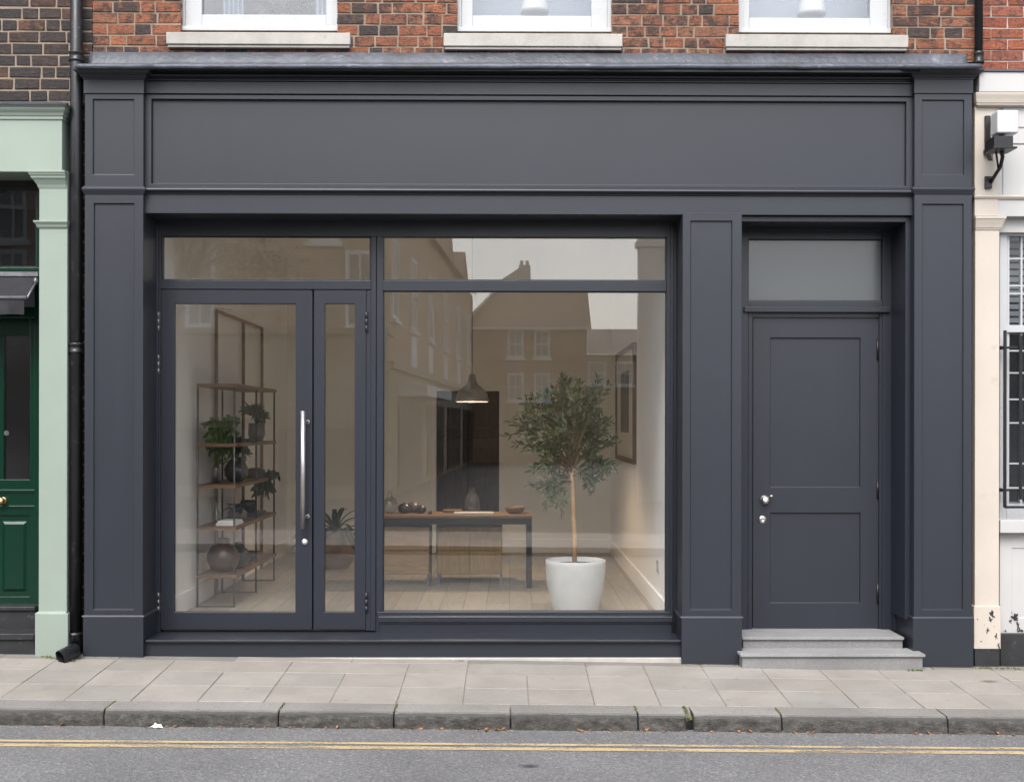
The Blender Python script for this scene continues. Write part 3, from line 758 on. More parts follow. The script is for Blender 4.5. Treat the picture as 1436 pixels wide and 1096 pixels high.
# fascia : frieze, framed sign panel, bottom bead and lower band
mb = MB()
mb.box(xa_, xb_, YF - .008, .3, UZ(133.3, YF), UZ(116.5, YF))
mb.box(xa_, xb_, YF + .010, .3, UZ(135, YF), UZ(133.3, YF))
fz0, fz1 = UZ(262, YF), UZ(135, YF)
mb.recess(xa_, xb_, fz0, fz1, YF, .3, UX(211.5, YF), UX(1270.5, YF), UZ(259, YF), UZ(140.5, YF), .026, .005)
fas = part(mb, 'fascia', P_, shop, .002)
mb = MB(); mb.crown(xa_, xb_, YF, .3, prof([(0, 274.5), (.006, 273), (.010, 271.5), (.018, 270.5), (.030, 268.5), (.032, 267), (.030, 265.5), (.004, 262)], YF), (0, 0)); part(mb, 'bead_moulding', P_, fas, .0015)
mb = MB(); mb.box(xa_, UX(1283, YF), YF, .42, UZ(300.5, YF), UZ(274.5, YF)); part(mb, 'lintel', P_, shop, .003)
# pilasters
def pilaster(x0, x1, pan0, pan1, upper, base_y, plx, pl_top):
    mc = (x0 + x1) / 2
    X0, X1 = UX(x0, 0, 580), UX(x1, 0, 580)
    mb = MB()
    if upper:
        mb.recess(X0, X1, UZ(866, 0, mc), UZ(272, 0, mc), 0, .50, UX(pan0, 0, 580), UX(pan1, 0, 580), UZ(854.5, 0, mc), UZ(upper[3], 0, mc), .013)
        mb.recess(X0, X1, UZ(270, 0, mc), UZ(131, 0, mc), 0, .30, UX(upper[0], 0, 200), UX(upper[1], 0, 200), UZ(245, 0, mc), UZ(upper[2], 0, mc), .013)
    else:
        mb.recess(X0, X1, UZ(866, 0, mc), UZ(300.5, 0, mc), 0, .50, UX(pan0, 0, 580), UX(pan1, 0, 580), UZ(854.5, 0, mc), UZ(309.5, 0, mc), .013)
        # the head runs flush into the lower band above
        mb.box(X0, X1, .0, YF - .002, UZ(300.4, 0, mc), UZ(299, 0, mc))
    po = part(mb, 'pilaster', P_, shop, .002)
    mb = MB(); mb.box(UX(plx[0], -.014, 900), UX(plx[1], -.014, 900), -.014, .42, gz(X0, 0) - .12, UZ(pl_top, -.014, mc))
    mb.crown(X0 - .003, X1 + .003, -.002, .40, [(.012, UZ(pl_top, -.014, mc)), (.004, UZ(pl_top - 2.2, -.01, mc)), (0, UZ(pl_top - 2.4, 0, mc))])
    part(mb, 'plinth', P_, po, .003)
    if upper:
        mb = MB(); mb.crown(X0 - .003, X1 + .003, -.002, .25, prof([(0, 273), (.003, 272), (.006, 270), (.010, 268), (.014, 265.5), (.014, 263.5), (.002, 261)], 0, mc)); part(mb, 'necking', P_, po, .0015)
        mb = MB()
        mb.box(X0 - .006, X1 + .006, -.010, .25, UZ(131.5, 0, mc), UZ(112, 0, mc))
        mb.crown(X0 - .004, X1 + .004, -.008, .25, prof([(.0, 112.5), (.008, 111.5), (.008, 109.5), (.016, 109), (.022, 106), (.042, 102), (.055, 98.5), (.055, 94)], 0, mc))
        part(mb, 'capital', P_, po, .002)
pilaster(118.5, 200.5, 131, 188, (130, 188, 139, 285), 925, (116.5, 200.8), 864.5)
pilaster(957, 1040, 968, 1026.5, None, 931, (956, 1040.5), 866)
pilaster(1282, 1362.5, 1293, 1351, (1293, 1352, 140, 286), 935, (1280.5, 1365), 866.5)

# ---- main window wall
YG = .33
mb = MB()      # fixed frame of the shop window and door set
mb.pbox(200, 225, 306, 886, YG, .42); mb.pbox(216, 221, 312, 886, YG - .02, YG); 
mb.pbox(225, 950, 306, 331.5, YG, .42)
mb.pbox(934.5, 960, 331.5, 886, YG, .42); mb.pbox(940, 944, 318, 870, YG - .018, YG)
mb.pbox(520, 527, 331.5, 884, YG, .42); mb.pbox(513.5, 520, 406.5, 884, YG + .006, .42)
mb.pbox(528, 537, 331.5, 857.5, YG, .42); mb.pbox(527, 528, 331.5, 884, YG + .02, .42)
mb.pbox(225, 520, 393, 405.3, YG - .004, .42); mb.pbox(537, 934.5, 393.5, 408, YG - .004, .42)
mb.pbox(528, 948, 857.5, 864, YG - .003, .42); mb.pbox(526.5, 536, 864, 890, YG + .01, .42)
part(mb, 'window_frame', FR, shop, .0022)
def pane(px0, px1, py0, py1, y, parent, mat='glass', name='pane'):
    mb = MB(); mb.pbox(px0 - 2, px1 + 2, py0 - 2, py1 + 2, y, y + .006); return part(mb, name, M[mat], parent)
def bead(px0, px1, py0, py1, y, parent, mat=None, wd=.008, dp=.02, name='glazing_bead'):
    x0, x1 = UX(px0, y, (py0 + py1) / 2), UX(px1, y, (py0 + py1) / 2); mc = (px0 + px1) / 2; z1, z0 = UZ(py0, y, mc), UZ(py1, y, mc)
    mb = MB(); mb.box(x0, x0 + wd, y, y + dp, z0 + wd, z1 - wd); mb.box(x1 - wd, x1, y, y + dp, z0 + wd, z1 - wd); mb.box(x0, x1, y, y + dp, z0, z0 + wd); mb.box(x0, x1, y, y + dp, z1 - wd, z1)
    return part(mb, name, mat or FR, parent, .0015)
YPN = YG + .045
o = bead(228, 520, 331.5, 393, YPN - .02, shop, name='fanlight'); pane(229, 519, 332.5, 392, YPN, o)
o = bead(537, 934.5, 331.5, 393.5, YPN - .02, shop, name='fanlight'); pane(538, 933.5, 332.5, 392.5, YPN, o)
o = bead(537, 934.5, 408, 857.5, YPN - .02, shop, name='display_window'); pane(538, 933.5, 409, 856.5, YPN, o)
mb = MB(); mb.pbox(530, 943.5, 864, 872, YG - .075, YG + .02); mb.pbox(532, 942.5, 872, 874, YG - .066, YG + .02); part(mb, 'sill', FR, o, .004)
mb = MB(); mb.pbox(533, 942, 873, 889, YG - .055, YG + .02); part(mb, 'apron', FR, o, .002)
# glazed leaves
def gleaf(px0, px1, g0, g1, hx, side):
    y = YG + .004; mc = (px0 + px1) / 2
    mb = MB()
    mb.recess(UX(px0, y, 640), UX(px1, y, 640), UZ(882.3, y, mc), UZ(406.2, y, mc), y, y + .05, UX(g0, y, 640), UX(g1, y, 640), UZ(858, y, mc), UZ(425.5, y, mc), .036, .002)
    # the sunk panel face is opened up for the glass
    mb.f.pop(-2); mb.mi.pop(-2); mb.sm.pop(-2); mb.col.pop(-2); mb.f.pop(); mb.mi.pop(); mb.sm.pop(); mb.col.pop()
    d = part(mb, 'door', FR, shop, .0022, normals=True)
    pane(g0, g1, 425.5, 858, y + .034, d)
    for ya, yb_ in hx:
        h = MB(); X = UX(side, y, ya); z0, z1 = UZ(yb_, y, side), UZ(ya, y, side)
        n = 3
        for k in range(n):
            a, b_ = z0 + (z1 - z0) * k / n + .002, z0 + (z1 - z0) * (k + 1) / n - .002
            h.tube([(X, y - .012, a), (X, y - .012, b_)], .0085, 10)
        h.box(X - .006, X + .012, y - .010, y + .002, z0, z1)
        part(h, 'hinge', M['zinc'], d)
    return d
d1 = gleaf(225.6, 437.8, 244, 414.5, ((437, 465), (497, 525), (830, 858)), 222.8)
d2 = gleaf(440, 513, 455, 497.3, ((437, 465), (830, 858)), 514)
mb = MB(); mb.pbox(433, 446, 407, 882, YG + .0555, YG + .065); part(mb, 'gap_light_stop', FR, d2)  # strip added behind the leaf gap to stop interior light showing through
for h in d2.children:
    if h.name.startswith('hinge'): h.data.materials[0] = FR
y = YG + .004
h = MB(); hx = UX(424.8, y - .07, 660); zt, zb_ = UZ(576, y - .07, 425), UZ(741.5, y - .07, 425)
h.tube([(hx, y - .07, zb_), (hx, y - .07, zt)], .0165, 20)
for py in (591, 724.5):
    z = UZ(py, y - .07, 425); x2 = UX(431.5, y - .005, 660)
    h.tube([(hx, y - .07, z), (hx + .012, y - .05, z), (x2, y - .02, z), (x2, y + .002, z)], .0085, 10)
    h.ydisc((x2, y - .006, z), [(.014, 0), (.014, .006)])
part(h, 'handle', M['steel'], d1, label='long vertical steel bar handle')
h = MB(); c = U(427.3, 759.5, y); h.ydisc((c.x, y - .008, c.z), [(.0, -.001), (.013, 0), (.021, .002), (.023, .008)]); h.box(c.x - .003, c.x + .003, y - .011, y - .008, c.z - .009, c.z + .006)
part(h, 'lock', M['steel'], d1)
# stall riser and bottom board
mb = MB(); zs = UZ(897, .012, 580)
mb.box(UX(202.5, 0, 900), UX(955.5, 0, 900), .012, .42, UZ(900.6, .012, 580), zs)
part(mb, 'threshold_board', FR, shop, .006, seg=3)
mb = MB(); mb.box(UX(203, .04, 910), UX(955.5, .04, 910), .042, .40, gf(-1) - .15, UZ(900.6, .012, 580)); part(mb, 'stall_riser', P_, shop, .002)
mb = MB(); mb.crown(UX(203.5, .03, 920), UX(955.5, .03, 920), .03, .045, [(.012, gf(-.5) - .05), (.008, gf(-.5) + .006), (0, gf(-.5) + .012)], (0, 0)); part(mb, 'mortar_fillet', M['sill'], shop)

# ---- side door
YD = .40
mb = MB()
mb.pbox(1036, 1286, 303.5, 311, .085, .44); mb.pbox(1269.5, 1286, 311, 868, .085, .44)    # outer architrave
mb.pbox(1015, 1286, 300.5, 324, YD, .52)
mb.pbox(1015, 1049, 324, 884, YD, .52); mb.pbox(1237.5, 1290, 324, 884, YD, .52)
mb.pbox(1254, 1262, 318, 884, YD - .05, YD); mb.pbox(1262, 1290, 318, 884, YD - .09, YD)
mb.pbox(1049, 1237.5, 324, 335.5, YD, .52)
mb.pbox(1049, 1237.5, 422, 430, YD, .52); mb.pbox(1044, 1248, 430, 437.5, YD - .025, .52)
mb.pbox(1049, 1055, 437.5, 884, YD + .012, .52); mb.pbox(1233, 1237.5, 437.5, 884, YD + .012, .52); mb.pbox(1055, 1233, 437.5, 445, YD + .014, .52)
part(mb, 'door_frame', FR, shop, .0025)
o = bead(1049, 1237.5, 335.5, 422, YD + .02, shop, name='fanlight', wd=.006); mb = MB(); mb.pbox(1048, 1239, 334, 424, YD + .036, YD + .046); part(mb, 'pane', M['frost'], o, label='obscured grey pane')
yd = YD + .028; mc = 1144
zmid = UZ(700, yd, mc); X0, X1 = UX(1056, yd, 660), UX(1232, yd, 660); zb_, zt = UZ(880, yd, mc), UZ(446, yd, mc)
mb = MB()
mb.recess(X0, X1, zmid, zt, yd, yd + .05, UX(1080, yd, 580), UX(1206.5, yd, 580), UZ(683, yd, mc), UZ(473.5, yd, mc), .014, .003)
mb.recess(X0, X1, zb_, zmid, yd, yd + .05, UX(1080, yd, 780), UX(1206.5, yd, 780), UZ(845, yd, mc), UZ(718.5, yd, mc), .014, .003)
mb.f = [f for f in mb.f]
sd = part(mb, 'side_door', P_, shop, .002, merge=True, label='solid panelled charcoal door')
for ya, yb_ in ((475, 505), (674, 699), (817, 846)):
    h = MB(); X = UX(1230.5, yd, ya); h.tube([(X, yd - .006, UZ(yb_, yd, 1230)), (X, yd - .006, UZ(ya, yd, 1230))], .007, 10); h.box(X - .004, X + .010, yd - .006, yd + .001, UZ(yb_, yd, 1230), UZ(ya, yd, 1230)); part(h, 'hinge', M['black'], sd)
c = U(1072, 700.5, yd); h = MB()
h.ydisc((c.x, yd, c.z), [(.0, -.046), (.020, -.045), (.027, -.036), (.0275, -.022), (.018, -.012), (.018, -.008), (.030, -.007), (.032, 0)])
h.tube([(c.x + .008, yd - .03, c.z + .012), (c.x + .035, yd - .045, c.z + .028), (c.x + .047, yd - .05, c.z + .031)], [.007, .0075, .009], 10)
part(h, 'handle', M['steel'], sd, label='round steel knob with a short lever')
c = U(1069, 728.3, yd); h = MB(); h.ydisc((c.x, yd, c.z), [(.0, -.008), (.010, -.008), (.012, -.012), (.016, -.012), (.020, -.008), (.028, -.006), (.030, 0)]); h.box(c.x - .002, c.x + .002, yd - .011, yd - .0075, c.z - .008, c.z + .004)
part(h, 'lock', M['steel'], sd)
# granite steps
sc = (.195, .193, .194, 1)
z2 = UZ(893, .08, 1154); z1 = UZ(917, -.135, 1168)
mb = MB()
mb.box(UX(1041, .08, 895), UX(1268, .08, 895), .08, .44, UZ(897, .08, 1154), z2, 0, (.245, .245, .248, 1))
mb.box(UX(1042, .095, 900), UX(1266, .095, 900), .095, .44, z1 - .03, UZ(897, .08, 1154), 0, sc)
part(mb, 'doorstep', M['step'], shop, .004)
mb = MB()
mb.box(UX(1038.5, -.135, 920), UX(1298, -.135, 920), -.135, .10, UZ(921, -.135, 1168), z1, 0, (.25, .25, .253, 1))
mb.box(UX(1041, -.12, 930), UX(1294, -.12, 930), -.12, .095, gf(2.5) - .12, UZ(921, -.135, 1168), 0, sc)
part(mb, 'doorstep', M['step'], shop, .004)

# ---- shop interior shell
IX0, IX1, IY0, IY1 = -2.47, 1.13, .40, 5.5
FZ = .15; CZ = 3.7
dX0, dX1, dZ = UX(612, IY1, 650), UX(700, IY1, 650), UZ(548, IY1, 655)
mb = MB(); mb.box(IX0, IX1, IY0, IY1 + 2.6, FZ - .1, FZ); part(mb, 'floor', M['floorwood'], shop)
mb = MB(); mb.box(IX0 - .2, IX1 + .2, IY0 + .01, IY1 + 2.8, CZ, CZ + .1); part(mb, 'ceiling', M['ceil'], shop)
mb = MB()
mb.box(IX0, dX0, IY1, IY1 + .12, FZ, CZ); mb.box(dX1, IX1, IY1, IY1 + .12, FZ, CZ); mb.box(dX0, dX1, IY1, IY1 + .12, dZ, CZ)
part(mb, 'interior_wall', M['wall_in'], shop, label='beige back wall with a doorway')
mb = MB(); mb.box(IX0 - .1, IX0, IY0, IY1 + .12, FZ, CZ); mb.box(IX1, IX1 + .1, IY0, IY1 + .12, FZ, CZ)
mb.box(IX0 - .1, UX(205, .42), .40, .46, FZ - .2, CZ); mb.box(UX(960, .42), IX1 + .1, .50, .52, FZ - .2, CZ)
mb.box(IX0 - .1, IX1 + .1, .42, .47, UZ(325, .42), CZ)
part(mb, 'interior_wall', M['wall_white'], shop, label='white side walls')
mb = MB()
mb.box(IX1 - .018, IX1, IY0 + .05, IY1, FZ, FZ + .15); mb.box(IX0, IX0 + .018, IY0 + .05, IY1, FZ, FZ + .15)
mb.box(IX0 + .018, dX0 - .05, IY1 - .018, IY1, FZ, FZ + .15); mb.box(dX1 + .05, IX1 - .018, IY1 - .018, IY1, FZ, FZ + .15)
part(mb, 'skirting', M['wall_white'], shop, .004)
mb = MB()
mb.box(dX0 - .06, dX0, IY1 - .02, IY1 + .14, FZ, dZ + .06); mb.box(dX1, dX1 + .06, IY1 - .02, IY1 + .14, FZ, dZ + .06); mb.box(dX0, dX1, IY1 - .02, IY1 + .14, dZ, dZ + .06)
part(mb, 'doorway_trim', M['wall_in'], shop, .004)
mb = MB()   # hall beyond
mb.box(dX0 - .5, dX0 - .4, IY1 + .12, IY1 + 2.6, FZ, CZ); mb.box(dX1 + .25, dX1 + .35, IY1 + .12, IY1 + 2.6, FZ, CZ); mb.box(dX0 - .5, dX1 + .35, IY1 + 2.6, IY1 + 2.7, FZ, CZ)
part(mb, 'hall_wall', M['hall'], shop)
mb = MB(); yy = IY1 + 1.9
for k, (a, b_) in enumerate(((dX0 - .35, dX0 + .28), (dX0 + .30, dX1 + .2))):
    mb.recess(a, b_, FZ, FZ + 1.25, yy, yy + .4, a + .08, b_ - .08, FZ + .1, FZ + 1.12, .02)
    mb.recess(a, b_, FZ + 1.27, FZ + 2.3, yy, yy + .4, a + .08, b_ - .08, FZ + 1.37, FZ + 2.2, .02)
o = mb.build('hall_cupboard', M['brownwood'], None, .003); tag(o, 'dark brown panelled cupboard seen through the back doorway', 'cupboard')
mb = MB(); mb.box(IX1 - .008, IX1, 1.05, 1.19, FZ + .30, FZ + .39); mb.box(IX1 - .010, IX1 - .008, 1.07, 1.10, FZ + .33, FZ + .36); mb.box(IX1 - .010, IX1 - .008, 1.14, 1.17, FZ + .33, FZ + .36)
part(mb, 'wall_socket', M['white'], shop)

# ------------------------------------------------------------------ shop contents
o = MB(); o.box(UX(250, .6, 856), UX(438, .6, 856), .50, .95, FZ, FZ + .012); tag(o.build('doormat', M['mat'], None, .004), 'dark flat doormat on the shop floor behind the glazed doors', 'doormat')

def leaves_on(mb, path, n, L, W, spread, twist=1, lo=.25, droop=.1, updir=.0):
    for k in range(n):
        t = lo + (1 - lo) * (k + random.random() * .6) / n; t = min(t, .999)
        s = t * (len(path) - 1); i = int(s); p = path[i].lerp(path[i + 1], s - i); d = (path[i + 1] - path[i]).normalized()
        a = random.uniform(0, 6.28); q = d.orthogonal().normalized(); q = Matrix.Rotation(a, 3, d) @ q
        ld = (d * .9 + q * spread + Vector((0, 0, updir))).normalized()
        mb.leaf(p, ld, Matrix.Rotation(1.57, 3, d) @ q + Vector((0, -.3, .6)), L * random.uniform(.7, 1.2), W * random.uniform(.8, 1.15), random.random() ** 1.5, droop=droop * random.random())
def curve(a, b_, bow, n=6):
    a, b_ = Vector(a), Vector(b_); return [a.lerp(b_, k / n) + Vector(bow) * math.sin(math.pi * k / n) for k in range(n + 1)]

# olive tree in pot
YO = 1.05; pc = U(807, 860, YO)
tree = thing('olive_tree', 'small olive tree with bushy crown growing in a white pot behind the display window', 'tree', (pc.x, YO, FZ + .3))
pot = thing('plant_pot', 'large round off-white pot holding the olive tree behind the window', 'plant pot', (pc.x, YO, FZ))
ph = UZ(789, YO - .2, 807) - FZ
mb = MB(); rr = .226
pr = []
for k in range(15):
    t = k / 14; pr.append((rr * (.70 + .30 * (1 - (1 - t) ** 2.2)), ph * t))
mb.lathe((pc.x, YO, FZ), [(.0, 0)] + pr + [(rr - .006, ph + .004), (rr - .018, ph), (rr - .022, ph - .05), (0, ph - .05)], 56, cap=False)
part(mb, 'pot_body', M['potwhite'], pot)
mb = MB(); mb.lathe((pc.x, YO, FZ + ph - .045), [(0, 0), (rr - .03, 0), (rr - .024, .012), (.1, .018), (0, .02)], 32, cap=False); part(mb, 'soil', M['soil'], pot)
TP = [(806, 792), (805.3, 760), (804.4, 730), (803.3, 700), (802.2, 675), (801.5, 652)]
tp = [U(px, py, YO) + Vector((0, .006 * math.sin(py), 0)) for px, py in TP]; tp[0].z = FZ + ph - .05
mb = MB(); mb.tube(tp, [.019, .0175, .0165, .016, .015, .014], 14); part(mb, 'trunk', M['stem'], tree)
tips = [(775, 540), (790, 522), (842, 527), (852, 545), (738, 552), (722, 600), (716, 590), (735, 628), (868, 655), (872, 622), (752, 690), (773, 712), (745, 655), (858, 600), (822, 556), (803, 548), (835, 690), (760, 575), (750, 560), (838, 570), (812, 580), (780, 570), (855, 650), (815, 535), (762, 548), (840, 620), (826, 640), (765, 620), (730, 575), (788, 600), (806, 600), (846, 588), (768, 660), (756, 640), (818, 670), (785, 690)]
lf = MB(); br = MB()
fork = tp[-1]
for i, (px, py) in enumerate(tips):
    px = 798 + (px - 798) * .93; py = 622 + (py - 622) * .98
    dy = random.uniform(-.34, .34); e = U(px, py, YO + dy)
    s = fork + Vector((0, 0, random.uniform(-.06, .1)))
    if py > 640: s = tp[-2].lerp(tp[-1], random.uniform(.2, 1)) 
    if i in (10, 11): s = tp[-2]
    up = Vector((0, 0, random.uniform(.02, .10)))
    path = curve(s, e, up + Vector((random.uniform(-.03, .03), random.uniform(-.03, .03), 0)), 7)
    L = (e - s).length
    br.tube(path, [.008 * (1 - k / 9) + .001 for k in range(8)], 6)
    leaves_on(lf, path, int(22 * L / .5) + 8, .066, .0082, .8, lo=.30, updir=.1)
    for _ in range(6):
        t = random.uniform(.35, .9); k = int(t * 7); p = path[k]; d = (path[min(k + 1, 7)] - path[k - 1]).normalized()
        q = Matrix.Rotation(random.uniform(0, 6.28), 3, d) @ d.orthogonal().normalized()
        e2 = p + (d * .8 + q * .75 + Vector((0, 0, .15))).normalized() * random.uniform(.10, .20)
        tw = curve(p, e2, (0, 0, random.uniform(-.02, .02)), 4); br.tube(tw, [.003, .0027, .0023, .0018, .001], 5); leaves_on(lf, tw, random.randint(9, 14), .060, .0078, .75, lo=.1, updir=.1)
part(br, 'branches', M['twig'], tree, normals=False); part(lf, 'foliage', M['olive'], tree, normals=False)

# shelving unit (steel posts, oak boards, tall rear frame)
SX0, SX1 = -2.43, -2.13; SY0, SY1 = 1.37, 3.0
unit = thing('shelving_unit', 'open shelving with steel posts and oak boards standing along the left shop wall', 'shelving unit', (SX0, SY0, FZ))
SZ = [.40, .775, 1.10, 1.42, 1.885]
for i, z in enumerate(SZ):
    mb = MB(); mb.box(SX0, SX1 + .01, SY0 - .01, SY1 + .02, z - .026, z); part(mb, 'shelf', M['wood'], unit, .002)
SYm = 2.2
for x in (SX0, SX1):
    for y in (SY0, SYm, SY1):
        mb = MB(); mb.tube([(x + (.008 if x == SX0 else -.008), y, FZ), (x + (.008 if x == SX0 else -.008), y, 1.885)], .008, 8); part(mb, 'post', M['zinc'] if y == SY0 else M['black'], unit)
for y in (SY0, SYm, SY1):
    mb = MB(); mb.box(SX0, SX1, y - .007, y + .007, FZ, FZ + .012); part(mb, 'foot_rail', M['zinc'], unit)
mb = MB(); xw = IX0 + .03
for y in (2.05, 3.1, 3.95): mb.box(xw - .012, xw + .014, y - .013, y + .013, FZ, 2.5)
mb.box(xw - .012, xw + .014, 2.037, 3.963, 2.5, 2.522)
part(mb, 'rear_frame', M['brownwood'], unit, .002)

# pots, plants and jars on the shelving
def pot_thing(name, label, c, prof_, mat, cat):
    mb = MB(); mb.lathe(c, prof_, 28); o = mb.build(name, mat); return tag(o, label, cat)
def plant(name, label, c, mat, n, hl, L, W, droop, trail=0, spread=1.0, cat='plant', group=None):
    mb = MB(); c = Vector(c); st = MB()
    for k in range(n):
        a = random.uniform(0, 6.28); r = random.uniform(.3, 1) * spread
        e = c + Vector((math.cos(a) * hl * r, math.sin(a) * hl * r, hl * random.uniform(.25, 1.0) - trail * random.random()))
        path = curve(c, e, (0, 0, hl * .25), 5); st.tube(path, .0018, 5)
        leaves_on(mb, path, max(2, int(7 * hl / L)), L, W, .8, lo=.3, droop=droop)
    t = thing(name, label, cat, c, group); part(mb, 'foliage', mat, t, normals=False); part(st, 'stems', M['houseplant'], t, normals=False); return t
def strap_plant(name, label, c, mat, n, L, W, cat='plant'):
    mb = MB(); c = Vector(c)
    for k in range(n):
        a = random.uniform(0, 6.28); el = random.uniform(.5, 1.3); prev = None; LL = L * random.uniform(.6, 1.1); g = random.random()
        d = Vector((math.cos(a) * math.cos(el), math.sin(a) * math.cos(el), math.sin(el))); sd_ = d.cross(Vector((0, 0, 1))).normalized(); p = c.copy(); ns = 7
        for q in range(ns + 1):
            t = q / ns; w = W * (.35 + 2.2 * t * (1 - t) + .1) * (1 if t < .99 else .05)
            cur = (mb.vert(p - sd_ * w), mb.vert(p - Vector((0, 0, w * .4))), mb.vert(p + sd_ * w))
            if prev:
                mb.face((prev[0], prev[1], cur[1], cur[0]), 0, True, (g, g, g, 1)); mb.face((prev[1], prev[2], cur[2], cur[1]), 0, True, (g, g, g, 1))
            prev = cur; d = (d + Vector((0, 0, -.24))).normalized(); p = p + d * LL / ns
    t = thing(name, label, cat, c); part(mb, 'foliage', mat, t, normals=False); return t
sxm = (SX0 + SX1) / 2
# top plants sit on the 1.42 shelf
fz_ = SZ[3]
pot_thing('plant_pot', 'small dark pot of the trailing fern on the top oak shelf', (sxm, 1.60, fz_), [(.045, 0), (.06, .10), (.055, .10), (.05, .085)], M['darkceramic'], 'plant pot')
plant('trailing_fern', 'bushy green fern trailing over the front of the upper shelf', (sxm, 1.58, fz_ + .10), M['fern'], 46, .15, .034, .010, .6, .34, 1.0)
pot_thing('plant_pot', 'small grey pot with a spiky plant at far end of the top shelf', (sxm + .04, 2.72, fz_), [(.05, 0), (.075, .06), (.07, .16), (.062, .16), (.06, .12)], M['ceramic'], 'plant pot')
plant('potted_plant', 'narrow leaved plant in a grey pot at far end of the top shelf', (sxm + .04, 2.72, fz_ + .14), M['houseplant'], 20, .17, .06, .008, .4, 0, .8)
# 1.10 shelf
mb = MB(); mb.lathe((sxm + .03, 1.95, SZ[2]), [(.05, 0), (.095, .05), (.10, .10), (.07, .165), (.04, .185), (.045, .20)], 28); tag(mb.build('vase', M['smokeceramic']), 'round glossy smoke grey vase with leafy stems on the middle shelf', 'vase')
plant('leafy_stems', 'broad leafy stems standing in the round smoky vase on the shelf', (sxm + .03, 1.95, SZ[2] + .18), M['houseplant'], 14, .17, .09, .020, .2, 0, .7)
mb = MB(); mb.lathe((sxm - .06, 1.62, SZ[2]), [(.032, 0), (.034, .10), (.03, .13), (.012, .15), (.012, .175)], 24); tag(mb.build('glass_bottle', M['vaseglass']), 'clear glass bottle on the middle shelf near the front post', 'bottle')
mb = MB(); mb.lathe((sxm + .05, 2.6, SZ[2]), [(.08, 0), (.085, .06), (.088, .062), (.088, .075), (.03, .09), (.0, .09)], 24, cap=False); tag(mb.build('lidded_bowl', M['darkceramic']), 'dark lidded bowl at far end of the middle shelf', 'bowl')
plant('trailing_plant', 'dark trailing plant hanging beneath far end of the middle shelf', (sxm + .12, 2.7, SZ[2] - .03), M['dracaena'], 26, .12, .045, .013, .8, .22, 1.0)
# .775 shelf
mb = MB(); mb.lathe((sxm + .04, 1.95, SZ[1]), [(.05, 0), (.075, .03), (.078, .07), (.05, .105), (.045, .11)], 24); tag(mb.build('plant_pot', M['ceramic']), 'round pale pot with a succulent on the lower middle shelf', 'plant pot')
strap_plant('succulent', 'short succulent with thick upright leaves in the round pale pot', (sxm + .04, 1.95, SZ[1] + .09), M['dracaena'], 9, .16, .02)
mb = MB(); mb.lathe((sxm - .05, 1.6, SZ[1]), [(.03, 0), (.033, .09), (.012, .12), (.014, .17), (.02, .18)], 24); tag(mb.build('glass_bottle', M['vaseglass']), 'slim clear bottle on the lower middle shelf', 'bottle')
mb = MB(); mb.box(sxm - .08, sxm + .12, 2.35, 2.75, SZ[1], SZ[1] + .035); tag(mb.build('tray', M['darkceramic'], None, .004), 'dark flat tray on the lower middle shelf', 'tray')
mb = MB(); mb.lathe((sxm, 2.55, SZ[1] + .035), [(.06, 0), (.07, .06), (.06, .10), (.05, .10)], 24); tag(mb.build('dark_bowl', M['darkceramic']), 'dark bowl standing on the flat tray', 'bowl')
mb = MB(); mb.box(sxm - .02, sxm + .14, 1.45, 1.72, SZ[1], SZ[1] + .02); mb.box(sxm - .01, sxm + .13, 1.46, 1.71, SZ[1] + .0215, SZ[1] + .036); tag(mb.build('book_pair', M['paper'], None, .002), 'two pale books lying flat on the lower middle shelf', 'books')
# bottom shelf
jar = [(.06, 0), (.10, .03), (.128, .09), (.128, .14), (.095, .20), (.05, .225), (.042, .235), (.05, .265), (.044, .268)]
mb = MB(); mb.lathe((sxm + .005, 1.60, SZ[0]), jar, 36); jo = mb.build('stoneware_jar', M['brownjar']); tag(jo, 'big brown stoneware jar on the bottom shelf of the unit', 'jar')
mb = MB(); mb.lathe((sxm + .06, 1.86, SZ[0]), [(r * .8, z * .78) for r, z in jar], 32); tag(mb.build('stoneware_jar', M['darkceramic']), 'smaller dark jar behind the brown jar on the bottom shelf', 'jar')
mb = MB(); mb.lathe((sxm + .02, 2.45, SZ[0]), [(.05, 0), (.10, .035), (.13, .07), (.125, .072), (.09, .04), (0, .02)], 28, cap=False); tag(mb.build('shallow_bowl', M['ceramic']), 'shallow grey bowl at far end of the bottom shelf', 'bowl')

# floor plant behind the narrow leaf
YQ = 4.0; q = U(470, 800, YQ)
mb = MB(); prq = [(.13, 0), (.18, .08), (.205, .20), (.20, .30), (.175, .36), (.16, .36), (.15, .32)]
mb.lathe((q.x, YQ, FZ), prq, 36); tag(mb.build('floor_pot', M['terracotta']), 'large taupe clay pot standing on the floor near the back wall', 'plant pot')
strap_plant('floor_plant', 'dark plant with long arching leaves in the taupe floor pot', (q.x, YQ, FZ + .34), M['dracaena'], 34, .5, .024)

